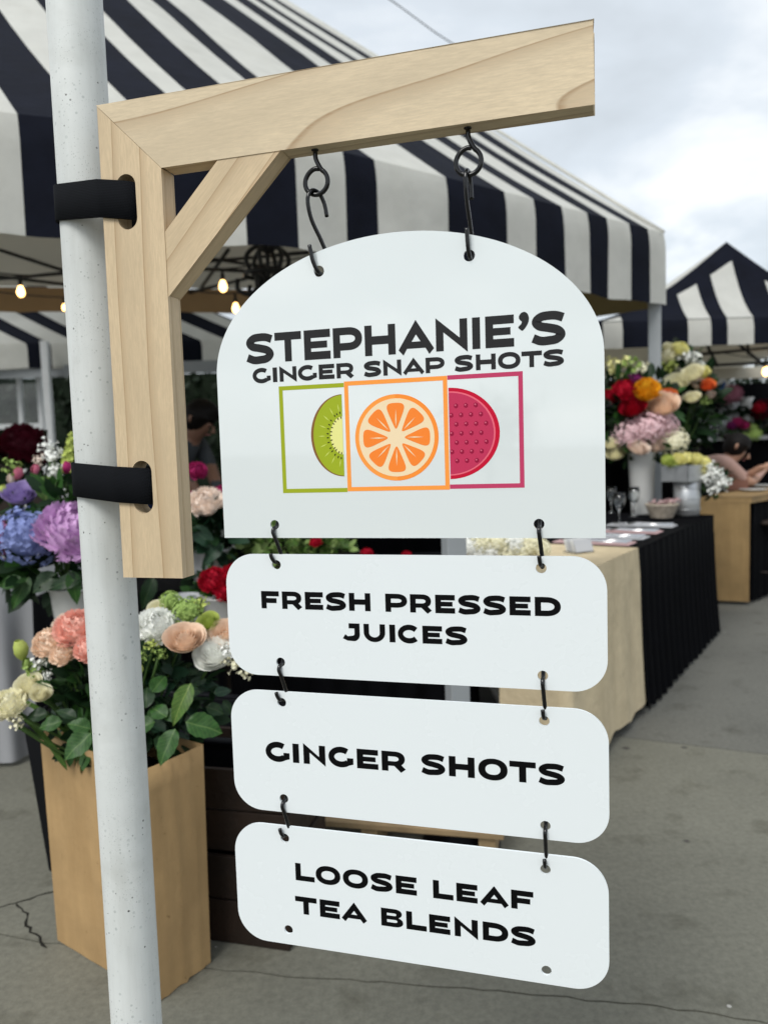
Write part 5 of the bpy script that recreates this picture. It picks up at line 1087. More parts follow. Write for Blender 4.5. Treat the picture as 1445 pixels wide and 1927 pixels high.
def bouquet(name, label, cat, base, heads, foliage=None, leaves=(), group=None, stem_to=None, stems=True):
    """heads: (kind, px, py, Y, r_px, colour); leaves: (px, py, Y, len_px, direction_deg, colour);
       foliage: (centre, radii, count, leaf length, colours)"""
    root = thing(name, label, cat, base, group); bs = Vector(stem_to or base)
    for kind, px, py, Y, rpx, colr in heads:
        p = at(px, py, Y); r_ = rpx * Y / F_PX; me = rf.choice(FM[kind]); tc_ = TOCAM(p)
        if kind == 'snapdragon': d = Vector((rf.uniform(-.2, .2), rf.uniform(-.2, .2), 1))
        else: d = tc_ * (.72 if kind == 'rose' else .45 if kind == 'bud' else .8) + Vector((rf.uniform(-.35, .35), rf.uniform(-.2, .2), (.75 if kind == 'rose' else .9) if kind != 'bud' else 1.3))
        h = inst(kind, me, root, p, facing(d, rf.uniform(0, 6)), r_ * Vector((1, 1, 1)) * (1.0 if kind != 'rose' else 1.04), PET[colr])
        if stems and rf.random() < .6:
            b = MB(); q = bs + Vector((rf.uniform(-.03, .03), rf.uniform(-.03, .03), 0)); s0 = p - d.normalized() * r_ * .45
            tube(b, crom([s0, s0.lerp(q, .45) + Vector((0, 0, -.02)), q], 3), .0035 if Y < 2.2 else .005, 5); obj('stem', b, M['stem'], root)
    for px, py, Y, lp, ang, colr in leaves:
        a = math.radians(ang); side = RC @ Vector((math.cos(a), -math.sin(a), 0)); tip = side.normalized(); p = at(px, py, Y); L = lp * Y / F_PX
        nrm = (TOCAM(p) + Vector((rf.uniform(-.3, .3), 0, .55))).normalized(); y = (tip - nrm * tip.dot(nrm)).normalized(); x = y.cross(nrm)
        o = inst('leaf', rf.choice(LM), root, p - y * L * .5, Matrix((x, y, nrm)).transposed().to_quaternion(), L, LEAFV[colr])
    if foliage:
        for c, rad, n, ll, cols in foliage:
            mb = MB(); ms = [LEAFM[k] for k in cols]
            for k in range(n):
                d = Vector((rf.gauss(0, 1), rf.gauss(0, 1), rf.gauss(0, 1))).normalized() * rf.uniform(.15, 1) ** .6; p = Vector(c) + Vector((d.x * rad[0], d.y * rad[1], d.z * rad[2]))
                y = (d + Vector((rf.uniform(-.8, .8), rf.uniform(-.8, .8), rf.uniform(-.4, .9)))).normalized(); nz = (Vector((rf.uniform(-.7, .7), rf.uniform(-.9, .3), rf.uniform(.1, 1)))).normalized(); x = y.cross(nz).normalized(); nz = x.cross(y); L = ll * rf.uniform(.55, 1.25); w = L * .27
                P6 = [p, p + y * L * .35 + x * w - nz * .0, p + y * L * .75 + x * w * .75 - nz * L * .08, p + y * L - nz * L * .2, p + y * L * .75 - x * w * .75 - nz * L * .08, p + y * L * .35 - x * w, p + y * L * .4 - nz * w * .25, p + y * L * .78 - nz * (w * .2 + L * .1)]
                mb.add(P6, [(0, 1, 6), (1, 2, 7, 6), (2, 3, 7), (0, 6, 5), (6, 7, 4, 5), (7, 3, 4)], k % len(ms))
            o = obj('foliage', mb, ms, root); o['kind'] = 'stuff'
    return root
# ---- bouquet in the kraft box
kc = Vector((*cen, BH - .07)); Yk = 1.80
kbq = bouquet('flower_bouquet', 'peach and white rose bouquet rising from the kraft box beside the pole', 'bouquet', kc, [
    ('carnation', 146, 1187, 1.82, 42, 'coral'), ('carnation', 168, 1225, 1.76, 30, 'coral'), ('carnation', 98, 1214, 1.84, 36, 'peach'), ('carnation', 130, 1180, 1.88, 30, 'blush'), ('bud', 40, 1226, 1.86, 26, 'lime'), ('bud', 52, 1252, 1.86, 16, 'bud'), ('rose', 55, 1290, 1.80, 25, 'cream'), ('carnation', 22, 1326, 1.76, 32, 'cream'), ('spray', 76, 1247, 1.82, 17, 'white'), ('spray', 92, 1272, 1.82, 13, 'white'),
    ('carnation', 292, 1182, 1.80, 40, 'white'), ('spray', 288, 1214, 1.76, 17, 'lime'), ('rose', 348, 1202, 1.74, 37, 'peach'), ('hydrangea', 353, 1152, 1.84, 31, 'bud'), ('hydrangea', 322, 1132, 1.90, 22, 'bud'), ('rose', 392, 1171, 1.80, 22, 'lime'), ('rose', 425, 1196, 1.78, 32, 'peach'), ('rose', 404, 1232, 1.74, 37, 'white'), ('spray', 440, 1248, 1.72, 25, 'cream'), ('spray', 462, 1266, 1.72, 17, 'cream'), ('spray', 268, 1238, 1.76, 18, 'bud'), ('bud', 262, 1262, 1.74, 14, 'lime'), ('rose', 300, 1150, 1.92, 24, 'cream'), ('carnation', 118, 1236, 1.78, 24, 'peach'), ('spray', 110, 1200, 1.86, 18, 'bud'), ('rose', 78, 1305, 1.78, 20, 'cream'), ('carnation', -6, 1330, 1.80, 30, 'cream'), ('spray', 30, 1360, 1.74, 18, 'cream'), ('spray', 60, 1262, 1.82, 18, 'bud'), ('spray', 300, 1232, 1.75, 16, 'bud'), ('carnation', 385, 1212, 1.80, 24, 'white'), ('spray', 375, 1140, 1.86, 20, 'lime'), ('spray', 428, 1228, 1.70, 20, 'white')],
    [(kc + Vector((-.04, .02, .16)), (.14, .09, .14), 330, .055, ('dark', 'dark', 'mid')), (kc + Vector((.10, .0, .17)), (.14, .08, .14), 330, .055, ('dark', 'dark', 'blue'))],
    [(342, 1318, 1.66, 78, 250, 'light'), (384, 1366, 1.66, 72, -12, 'mid'), (314, 1402, 1.62, 70, 255, 'mid'), (298, 1338, 1.68, 46, 140, 'mid'), (275, 1310, 1.70, 50, 100, 'dark'), (300, 1285, 1.72, 46, 60, 'mid'), (325, 1345, 1.68, 40, 200, 'mid'), (360, 1300, 1.74, 40, 20, 'dark'), (405, 1335, 1.78, 36, 340, 'dark'), (285, 1345, 1.72, 40, 250, 'mid'), (268, 1365, 1.68, 50, 200, 'mid'), (146, 1402, 1.64, 66, 235, 'mid'), (420, 1300, 1.80, 36, 30, 'blue'), (375, 1280, 1.80, 40, 40, 'dark'), (430, 1330, 1.80, 34, 300, 'dark'), (240, 1290, 1.75, 60, 110, 'dark'), (125, 1340, 1.72, 46, 150, 'dark'), (95, 1362, 1.74, 44, 200, 'mid'), (150, 1365, 1.70, 46, 170, 'mid'), (70, 1345, 1.76, 40, 190, 'dark')])
for k in range(60):                                              # grassy blades on the left side of the box
    p = kc + Vector((rf.uniform(-.13, .0), rf.uniform(-.06, .08), rf.uniform(.0, .08))); y = Vector((rf.uniform(-.5, .3), rf.uniform(-.4, .3), rf.uniform(.7, 1))).normalized(); nz = Vector((.2, -.6, .7)); x = y.cross(nz).normalized()
    inst('grass_blade', GRASS, kbq, p, Matrix((x, y, x.cross(y))).transposed().to_quaternion(), rf.uniform(.10, .19), LEAFM[rf.choice(['mid', 'light', 'mid'])])
# ---- hydrangeas and spring flowers in the white pail at the left
hp = at(150, 1168, 2.45); hp.z = at(150, 1190, 2.45).z - .06
sb_ = thing('plant_stand', 'black plant stand under the white flower pail at the left', 'stand', (hp.x, hp.y, 0)); mb = MB(); lathe(mb, [(0, hp.z - .004), (.10, hp.z - .004), (.10, hp.z - .022), (0, hp.z - .022)], (hp.x, hp.y, 0), 20); obj('top', mb, M['black_plastic'], sb_)
for k in range(3):
    a = k * 2 * PI / 3; mb = MB(); tube(mb, [(hp.x + .13 * math.cos(a), hp.y + .13 * math.sin(a), 0), (hp.x + .08 * math.cos(a), hp.y + .08 * math.sin(a), hp.z - .02)], .012, 8); obj('leg', mb, M['black_metal'], sb_)
pail(hp, .060, .085, at(130, 1105, 2.45).z - hp.z, M['ceramic'], 'flower_pail', 'white flower pail at the left, under the blue and purple hydrangeas', 'pail')
hb = at(120, 1090, 2.45)
bouquet('flower_bouquet', 'blue and purple hydrangeas with spring stems left of the pole', 'bouquet', hb, [
    ('hydrangea', 52, 1012, 2.40, 62, 'blue'), ('carnation', 136, 1008, 2.38, 68, 'purple'), ('hydrangea', -8, 1012, 2.46, 46, 'orchid'), ('rose', 38, 932, 2.5, 30, 'lilac'), ('bud', 34, 893, 2.55, 17, 'pink'), ('bud', 68, 887, 2.55, 15, 'pink'), ('bud', 22, 904, 2.55, 14, 'blush'), ('spray', 100, 862, 2.6, 22, 'white'), ('spray', 92, 842, 2.7, 20, 'white'), ('spray', 104, 890, 2.55, 20, 'white'), ('snapdragon', 130, 850, 2.6, 38, 'lime'), ('spray', 118, 932, 2.45, 12, 'white'), ('bud', 126, 882, 2.52, 16, 'magenta'), ('spray', 24, 880, 2.55, 20, 'bud'), ('spray', 75, 868, 2.75, 14, 'blush'), ('bud', 8, 925, 2.5, 15, 'lime')],
    [(hb + Vector((-.08, .02, .05)), (.20, .10, .10), 120, .09, ('dark', 'mid', 'dark')), (hb + Vector((-.02, .04, .22)), (.16, .08, .10), 90, .08, ('dark', 'mid'))],
    [(125, 1092, 2.32, 66, 200, 'dark'), (40, 1110, 2.34, 62, 245, 'mid'), (20, 1095, 2.36, 50, 190, 'mid'), (140, 1100, 2.32, 60, 280, 'mid'), (85, 1095, 2.34, 56, 225, 'dark'), (110, 945, 2.44, 60, 110, 'mid'), (70, 955, 2.46, 50, 40, 'mid'), (90, 915, 2.5, 66, 80, 'light')])
# ---- dark red dahlias at the far left
wv_ = at(46, 890, 4.4); wz = bz
pail((wv_.x, wv_.y, wz), .09, .12, .24, M['black_plastic'], 'flower_pail', 'black flower pail under the dark red dahlia at the left', 'pail')
gt2 = thing('side_table', 'small dark side table behind the grey satin table', 'table', (wv_.x, wv_.y, 0)); mb = MB(); box(mb, (wv_.x - .2, wv_.y, bz - .016), (1.1, .5, .03)); obj('table_top', mb, M['dark_wood'], gt2, smooth=False)
mb = MB(); skirt(mb, [(wv_.x - .75, wv_.y - .25), (wv_.x + .35, wv_.y - .25), (wv_.x + .35, wv_.y + .25)], bz, .02, .012, 9); obj('black_cloth', mb, M['black_cloth'], gt2)
bouquet('flower_bouquet', 'large dark wine red dahlia above the hydrangeas at the left', 'bouquet', at(46, 880, 4.4), [('dahlia', 46, 836, 4.4, 44, 'wine'), ('dahlia', 8, 842, 4.55, 34, 'wine'), ('dahlia', 74, 852, 4.5, 26, 'wine')], [(at(40, 885, 4.5), (.24, .12, .16), 120, .13, ('dark', 'far'))])
# ---- pots on the black table behind the bracket
p = at(392, 1010, 3.15); pz_ = Vector((p.x, p.y, bz))
pail(pz_, .06, .085, .16, M['grey_ceramic'], 'flower_pail', 'grey pail with blush peony behind the bracket foot', 'pail')
bouquet('flower_bouquet', 'blush peony with dark leaves between the bracket and the arched board', 'bouquet', pz_ + Vector((0, 0, .15)), [('peony', 388, 950, 3.05, 36, 'blush'), ('carnation', 420, 934, 3.15, 22, 'magenta'), ('carnation', 370, 888, 3.3, 20, 'magenta'), ('carnation', 352, 942, 3.2, 20, 'magenta')],
    [(p + Vector((0, 0, .0)), (.14, .10, .13), 120, .12, ('dark', 'blue', 'dark'))], [(385, 1010, 3.0, 62, 330, 'blue'), (400, 1040, 3.0, 56, 230, 'blue'), (375, 985, 3.02, 50, 40, 'dark'), (280, 1112, 3.0, 60, 250, 'dark')])
p = at(415, 1150, 2.75); pz_ = Vector((p.x, p.y, at(415, 1190, 2.75).z))
sb2 = thing('plant_stand', 'low black stand under the white pot of red carnations', 'stand', (p.x, p.y, 0)); mb = MB(); lathe(mb, [(0, pz_.z - .003), (.08, pz_.z - .003), (.08, pz_.z - .02), (.03, pz_.z - .03), (.025, .03), (.1, .012), (.1, 0)], (p.x, p.y, 0), 20); obj('pedestal', mb, M['black_plastic'], sb2)
pail(pz_, .05, .072, .13, M['ceramic'], 'flower_pot', 'white pot holding red carnations, left of the juices strip', 'pot', rim=False)
bouquet('flower_bouquet', 'red carnations in the white pot left of the juices strip', 'bouquet', pz_ + Vector((0, 0, .12)), [('carnation', 404, 1096, 2.75, 31, 'red'), ('carnation', 440, 1085, 2.8, 26, 'red'), ('carnation', 425, 1120, 2.7, 20, 'red')], [(at(410, 1120, 2.8), (.10, .07, .07), 50, .07, ('dark', 'mid'))])
p = at(345, 1122, 2.7); pz2 = Vector((p.x, p.y, at(345, 1175, 2.7).z))
sb3 = thing('plant_stand', 'low black stand under the small pale pot', 'stand', (p.x, p.y, 0)); mb = MB(); lathe(mb, [(0, pz2.z - .003), (.07, pz2.z - .003), (.07, pz2.z - .02), (.03, pz2.z - .03), (.025, .03), (.1, .012), (.1, 0)], (p.x, p.y, 0), 20); obj('pedestal', mb, M['black_plastic'], sb3)
pail(pz2, .05, .066, .10, M['grey_ceramic'], 'flower_pot', 'small pale grey pot below the bracket foot', 'pot', rim=False)
# bushy green planter behind the gap below the arched board
p = at(545, 1060, 3.2); pl_ = thing('planter_trough', 'dark planter trough behind the juices strip', 'trough', (p.x, p.y, bz)); mb = MB(); box(mb, (p.x, p.y, bz + .06), (.62, .18, .12)); obj('trough_body', mb, M['dark_wood'], pl_, smooth=False, bevel=.004)
mb = MB(); box(mb, (p.x, p.y, bz + .123), (.58, .15, .006)); obj('soil', mb, M['soil'], pl_, smooth=False)
bouquet('shrub', 'bushy bright green foliage plant with red blooms in the dark trough', 'plant', (p.x, p.y, bz + .12), [('carnation', 594, 1022, 3.08, 12, 'red'), ('carnation', 690, 1042, 3.15, 12, 'red'), ('carnation', 765, 1046, 3.2, 10, 'red')], [(at(545, 1030, 3.2), (.28, .12, .11), 900, .045, ('light', 'pale', 'light', 'pale'))], stems=False)
# small white flowers on the linen end
p = on_table(940, 1052); tr_ = thing('planter_trough', 'low pale trough of white flowers on the linen end of the table', 'trough', p); mb = MB(); box(mb, p + Vector((0, 0, .04)), (.34, .12, .075), rz=-.3); obj('trough_body', mb, M['pale_wood'], tr_, smooth=False, bevel=.003)
bouquet('flower_bouquet', 'mound of small white flowers behind the gap above the juices strip', 'bouquet', p + Vector((0, 0, .07)), [('hydrangea', x, y, 3.05, rr, 'cream' if k % 3 else 'white') for k, (x, y, rr) in enumerate(((880, 1026, 26), (905, 1018, 26), (935, 1016, 28), (965, 1020, 28), (995, 1022, 26), (1015, 1032, 22), (920, 1034, 26), (950, 1036, 26), (980, 1038, 26), (895, 1038, 24)))], [(p + Vector((0, 0, .09)), (.17, .06, .05), 120, .05, ('mid', 'light'))], stems=False)
# ---- tall vase at the back of the display table
vp = tq(1.05, .30); vz = Vector((vp.x, vp.y, TZ + .001)); Yv = vp.y
vq = tq(1.66, .43); vz = Vector((vq.x, vq.y, TZ + .001)); Yv = vq.y
root = pail(vz, .065, .088, at(1207, 852, Yv).z - vz.z, M['ceramic'], 'flower_vase', 'tall white vase of mixed flowers on the display table, in front of the tent leg', 'vase')
vt = at(1207, 850, Yv)
bouquet('flower_bouquet', 'tall mixed bouquet, pink hydrangeas below red and yellow blooms, in white vase', 'bouquet', vt, [
    ('hydrangea', 1186, 818, Yv, 34, 'palepink'), ('hydrangea', 1218, 806, Yv - .05, 34, 'palepink'), ('hydrangea', 1246, 800, Yv, 30, 'palepink'), ('hydrangea', 1264, 830, Yv, 30, 'cream'), ('rose', 1200, 842, Yv - .1, 20, 'blush'), ('rose', 1158, 852, Yv, 20, 'cream'), ('rose', 1148, 836, Yv, 14, 'cream'), ('carnation', 1176, 738, Yv, 25, 'red'), ('carnation', 1192, 728, Yv + .05, 25, 'plum'), ('rose', 1190, 766, Yv - .05, 24, 'red'), ('carnation', 1216, 736, Yv - .05, 26, 'yellow'), ('peony', 1246, 762, Yv - .05, 30, 'peach'), ('rose', 1256, 745, Yv, 16, 'orange'), ('carnation', 1148, 748, Yv + .1, 17, 'red'), ('spray', 1160, 695, Yv + .2, 26, 'paleyellow'), ('spray', 1185, 690, Yv + .2, 24, 'bud'), ('spray', 1205, 700, Yv + .2, 22, 'cream'), ('rose', 1232, 838, Yv - .05, 18, 'blush')],
    [(at(1190, 765, Yv + .12), (.28, .14, .22), 330, .10, ('dark', 'far', 'mid')), (at(1200, 845, Yv + .05), (.24, .12, .08), 130, .09, ('dark', 'mid'))])
# ---- cream roses behind the tent leg
cp = at(1285, 860, 6.0); cz_ = at(1285, 900, 6.0).z
pd = thing('plant_stand', 'tall dark plant stand behind the galvanised pail', 'stand', (cp.x, cp.y, 0)); mb = MB(); box(mb, (cp.x, cp.y, cz_ / 2), (.34, .34, cz_)); obj('pedestal', mb, M['black_cloth'], pd, smooth=False, bevel=.01)
pail((cp.x, cp.y, cz_ + .001), .09, .12, .22, M['black_plastic'], 'flower_pail', 'black pail of cream roses behind the tent leg', 'pail')
bouquet('flower_bouquet', 'tall cream and white rose bouquet just right of the tent leg', 'bouquet', (cp.x, cp.y, cz_ + .2), [('carnation', 1256, 672, 6.0, 18, 'cream'), ('carnation', 1276, 660, 6.0, 18, 'paleyellow'), ('spray', 1290, 672, 5.95, 16, 'white'), ('rose', 1304, 674, 6.0, 14, 'white'), ('rose', 1310, 690, 6.0, 14, 'white'), ('rose', 1300, 704, 5.9, 22, 'cream'), ('rose', 1320, 702, 5.95, 15, 'paleyellow'), ('rose', 1272, 722, 5.9, 22, 'cream'), ('rose', 1330, 725, 5.85, 15, 'orange'), ('rose', 1312, 722, 5.9, 15, 'blush'), ('rose', 1301, 748, 5.85, 16, 'cream'), ('rose', 1335, 744, 5.9, 10, 'blush'), ('spray', 1258, 690, 5.95, 16, 'lime'), ('spray', 1325, 755, 5.9, 13, 'bud'), ('rose', 1258, 655, 6.0, 12, 'cream')],
    [(at(1282, 760, 6.1), (.27, .18, .42), 420, .13, ('dark', 'far', 'dark', 'mid'))])
# ---- galvanised pail with pale stocks
gp = tq(1.63, .14); gp3 = Vector((gp.x, gp.y, TZ + .001)); Yg = gp.y
hz_ = at(1288, 905, Yg).z - gp3.z
rt = thing('galvanised_pail', 'galvanised steel pail with square collar at the far end of the table', 'pail', gp3); mb = MB(); lathe(mb, [(0, .003), (.075, .003), (.078, .01), (.082, hz_), (.079, hz_ + .002), (.07, .02), (0, .02)], gp3, 28); obj('body', mb, M['galv'], rt)
hc_ = at(1288, 875, Yg).z - at(1288, 905, Yg).z; mb = MB(); Rg = Matrix.Rotation(.6, 3, 'Z'); cg = gp3 + Vector((-.02, 0, hz_ + hc_ / 2))
for k in range(4):
    rr = Rg @ Matrix.Rotation(k * PI / 2, 3, 'Z'); box(mb, cg + rr @ Vector((0, -.095, 0)), (.196, .006, hc_), R=rr)
obj('collar', mb, M['galv'], rt, smooth=False)
for k in range(3): mb = MB(); tube(mb, [gp3 + Vector((.0815 * math.cos(j * PI / 12), .0815 * math.sin(j * PI / 12), hz_ * (.2 + .3 * k))) for j in range(24)], .003, 6, closed=True); obj('band', mb, M['galv'], rt)
gtp = cg + Vector((0, 0, hc_ / 2))
bouquet('flower_bouquet', 'pale yellow stocks and white sprays spilling from the galvanised pail', 'bouquet', gtp, [('carnation', x, y, Yg - .02, rr, c_) for x, y, rr, c_ in ((1256, 868, 13, 'lime'), (1275, 866, 14, 'paleyellow'), (1292, 864, 14, 'paleyellow'), (1308, 866, 14, 'paleyellow'), (1322, 872, 14, 'paleyellow'), (1268, 876, 12, 'lime'), (1318, 884, 13, 'paleyellow'))] + [('spray', x, y, Yg - .05, 14, 'white') for x, y in ((1335, 880), (1346, 890), (1332, 896), (1352, 902), (1345, 912), (1325, 902), (1362, 908), (1340, 922), (1356, 918))],
    [(at(1335, 905, Yg + .03), (.12, .08, .10), 130, .05, ('dark', 'mid', 'blue')), (at(1285, 880, Yg + .03), (.12, .08, .05), 60, .06, ('mid', 'light'))], stem_to=gtp + Vector((0, 0, -.05)))
# ---- things on the oak table
p = onz(1384, 922, WZ + .002); rb_ = thing('gift_box', 'small red-brown box with pink flower on the oak table', 'box', p); mb = MB(); box(mb, p + Vector((0, 0, .06)), (.17, .12, .12), rz=-.3); obj('box_body', mb, mat('red_brown_card', (.17, .07, .045), .7, var=.1), rb_, smooth=False, bevel=.003); mb = MB(); box(mb, p + Vector((0, 0, .125)), (.178, .128, .012), rz=-.3); obj('lid', mb, mat('red_brown_lid', (.20, .085, .055), .7), rb_, smooth=False, bevel=.003)
bouquet('flower_bouquet', 'small pink rose posy lying on the red-brown box', 'bouquet', p + Vector((0, 0, .13)), [('rose', 1397, 901, p.y, 9, 'pink'), ('rose', 1386, 904, p.y, 8, 'palepink'), ('rose', 1380, 898, p.y, 7, 'blush')], stems=False)
for k, (px, py, lb) in enumerate(((1416, 924, 'white plate nearest on the oak table'), (1432, 916, 'white plate farther along the oak table'))):
    lathe_thing('plate', [(0, .004), (.05, .004), (.06, .001), (.065, .003), (.11, .016), (.11, .019), (.06, .009), (0, .008)], onz(px, py, WZ + .001), M['ceramic'], lb, 'plate', 'plates on the oak table')
# ---- back counter of the right stall: vases, dark blooms, round blue sign
bcz = at(1350, 822, 8.0).z; bc = thing('back_counter', 'dark counter under the right tent, behind the bent person', 'counter', (*at(1380, 822, 8.2).xy, 0)); q0, q1 = at(1240, 822, 8.0), at(1640, 822, 8.0); mb = MB(); box(mb, ((q0.x + q1.x) / 2, 8.3, bcz - .02), (q1.x - q0.x, .6, .04)); obj('counter_top', mb, M['grey_ceramic'], bc, smooth=False); mb = MB(); box(mb, ((q0.x + q1.x) / 2, 8.32, (bcz - .045) / 2), (q1.x - q0.x - .04, .5, bcz - .05)); obj('counter_front', mb, M['black_cloth'], bc, smooth=False)
VASE = [(0, 0), (.06, 0), (.075, .02), (.08, .12), (.05, .22), (.045, .27), (.065, .31), (.061, .31), (.041, .27), (.046, .22), (.074, .12), (.068, .025), (0, .015)]
for px, py, s, mt, lb in ((1332, 815, .8, 'glass', 'clear glass vase at the left end of the back counter'), (1312, 812, .55, 'glass', 'little glass jar left of the clear vase on the back counter'), (1358, 815, 1.0, 'glass', 'clear glass vase under the round blue sign'), (1378, 800, 1.15, 'grey_ceramic', 'grey vase under the dusty pink hydrangea'), (1402, 790, 1.3, 'ceramic', 'tall white vase beside the dark red blooms')):
    w_ = at(px, py, 8.15); lathe_thing('vase', VASE, (w_.x, w_.y, bcz), M[mt], lb, 'vase', 'vases on the back counter', 18, s)
bouquet('flower_bouquet', 'dusty pink hydrangea on the back counter beside the round sign', 'bouquet', at(1378, 790, 8.15), [('hydrangea', 1377, 742, 8.1, 19, 'dustypink'), ('hydrangea', 1362, 752, 8.15, 12, 'dustypink')], [(at(1378, 768, 8.15), (.12, .1, .08), 50, .1, ('dark', 'far'))])
bouquet('flower_bouquet', 'dark red bloom at the right edge of the back counter', 'bouquet', at(1436, 810, 8.0), [('dahlia', 1436, 772, 7.95, 24, 'wine'), ('carnation', 1428, 768, 7.85, 12, 'red'), ('hydrangea', 1415, 806, 7.9, 10, 'bud')], [(at(1436, 800, 8.05), (.22, .12, .16), 110, .12, ('dark', 'far'))])
bouquet('flower_bouquet', 'low magenta blooms on the back counter above the bent person', 'bouquet', at(1392, 812, 7.9), [('carnation', 1386, 796, 7.85, 11, 'magenta'), ('carnation', 1400, 802, 7.85, 10, 'magenta'), ('carnation', 1376, 802, 7.85, 10, 'plum'), ('hydrangea', 1420, 818, 7.8, 13, 'bud'), ('hydrangea', 1402, 824, 7.8, 11, 'bud')], [(at(1395, 812, 7.92), (.26, .1, .07), 90, .08, ('dark', 'mid'))])
sp_ = at(1357, 730, 8.5); rs_ = thing('round_sign', 'round white sign with a blue mark above the back counter', 'sign', sp_); mb = MB(); Rf = facing(TOCAM(sp_)).to_matrix(); rr_ = 15 * 8.5 / F_PX
lp = [sp_ + Rf @ Vector((rr_ * math.cos(a), rr_ * 1.15 * math.sin(a), 0)) for a in [2 * PI * k / 24 for k in range(24)]]; mb.add(lp + [q - Rf @ Vector((0, 0, .02)) for q in lp], [tuple(range(24)), tuple(range(47, 23, -1))] + [(k, k + 24, (k + 1) % 24 + 24, (k + 1) % 24) for k in range(24)]); obj('disc', mb, M['ceramic'], rs_, smooth=False)
mb = MB(); mk = [(-.1, -.75), (.35, -.7), (.2, -.35), (.5, -.45), (.35, .1), (.5, .55), (.2, .85), (.15, .5), (-.25, .45), (-.05, .25), (-.45, .0), (-.2, -.15), (-.35, -.5)]; mb.add([sp_ + Rf @ Vector((x * rr_, y * rr_, .004)) for x, y in mk], [tuple(range(len(mk)))[::1]]); obj('blue_mark', mb, M['blue_print'], rs_, smooth=False)
mb = MB(); tube(mb, [sp_ - Rf @ Vector((0, 0, .012)), Vector((sp_.x, sp_.y + .03, bcz))], .012, 8); obj('stand', mb, M['black_metal'], rs_)
# ================================================================== people
def skin_body(name, verts, edges, radii, root_i, mats, pick, parent=None, sub=2):
    me = bpy.data.meshes.new(name); me.from_pydata([tuple(v) for v in verts], edges, []); o = bpy.data.objects.new(name, me); COL.objects.link(o)
    m_ = o.modifiers.new('skin', 'SKIN'); m_.use_smooth_shade = True
    for i, r_ in enumerate(radii):
        sv_ = me.skin_vertices[0].data[i]; sv_.radius = (r_, r_) if not hasattr(r_, '__len__') else r_; sv_.use_root = (i == root_i)
    s_ = o.modifiers.new('sub', 'SUBSURF'); s_.levels = sub; s_.render_levels = sub
    dg = bpy.context.evaluated_depsgraph_get(); ev = o.evaluated_get(dg); m2 = bpy.data.meshes.new_from_object(ev); bpy.data.objects.remove(o)
    for mt in mats: m2.materials.append(mt)
    for p in m2.polygons: p.material_index = pick(p.center); p.use_smooth = True
    o2 = link(bpy.data.objects.new(name, m2)); 
    if parent is not None: setpar(o2, parent)
    return o2
def head_parts(root, c, up, fwd, r_, hairm, skinm, bun=True):
    "hair cap over the crown and the back, plus ears, eyes, nose and mouth"
    up, fwd = Vector(up).normalized(), Vector(fwd); fwd = (fwd - up * fwd.dot(up)).normalized(); sd = up.cross(fwd); mb = MB()
    def f(u, v):
        th, ph = 2 * PI * u, PI * v * .80; d = up * math.cos(ph) + (fwd * math.cos(th) + sd * math.sin(th)) * math.sin(ph)
        cut = d.dot(fwd); k = 1.09 if cut < .45 else 1.09 - (cut - .45) * .6
        low = max(0, cut) * .55
        q = d * r_ * k * (1.02 if d.dot(up) > 0 else 1.0 - low * .3); q += up * r_ * (.10 + low * (.5 if d.dot(up) < .3 else 0)); return c + q + (fwd * (.02 * math.sin(th * 7)) * r_)
    grid(mb, f, 24, 12)
    if bun: lathe(mb, [(0, -.3 * r_), (.22 * r_, -.22 * r_), (.32 * r_, 0), (.22 * r_, .22 * r_), (0, .3 * r_)], c - fwd * r_ * 1.12 + up * r_ * .35, 14)
    obj('hair', mb, hairm, root)
    for s in (-1, 1):
        mb = MB(); e = c + sd * s * r_ * .98 - up * r_ * .02; tube(mb, [e + up * r_ * .22, e + up * r_ * .1 - fwd * r_ * .1 + sd * s * .1 * r_, e - up * r_ * .1 - fwd * r_ * .05 + sd * s * .05 * r_, e - up * r_ * .25], [.06 * r_, .12 * r_, .11 * r_, .05 * r_], 6); obj('ear', mb, skinm, root)
        mb = MB(); lathe(mb, [(0, -.07 * r_), (.08 * r_, 0), (0, .07 * r_)], c + fwd * r_ * .90 + sd * s * r_ * .36 + up * .02 * r_, 8); obj('eye', mb, M['hair'], root)
    mb = MB(); tube(mb, [c + fwd * r_ * .92 + up * r_ * .08, c + fwd * r_ * 1.12 - up * r_ * .2, c + fwd * r_ * .93 - up * r_ * .3], [.06 * r_, .13 * r_, .08 * r_], 7); obj('nose', mb, skinm, root)
    mb = MB(); tube(mb, [c + fwd * r_ * .86 + sd * r_ * .25 - up * r_ * .52, c + fwd * r_ * .95 - up * r_ * .5, c + fwd * r_ * .86 - sd * r_ * .25 - up * r_ * .52], .045 * r_, 6); obj('mouth', mb, mat('lips', (.30, .10, .09), .5), root)
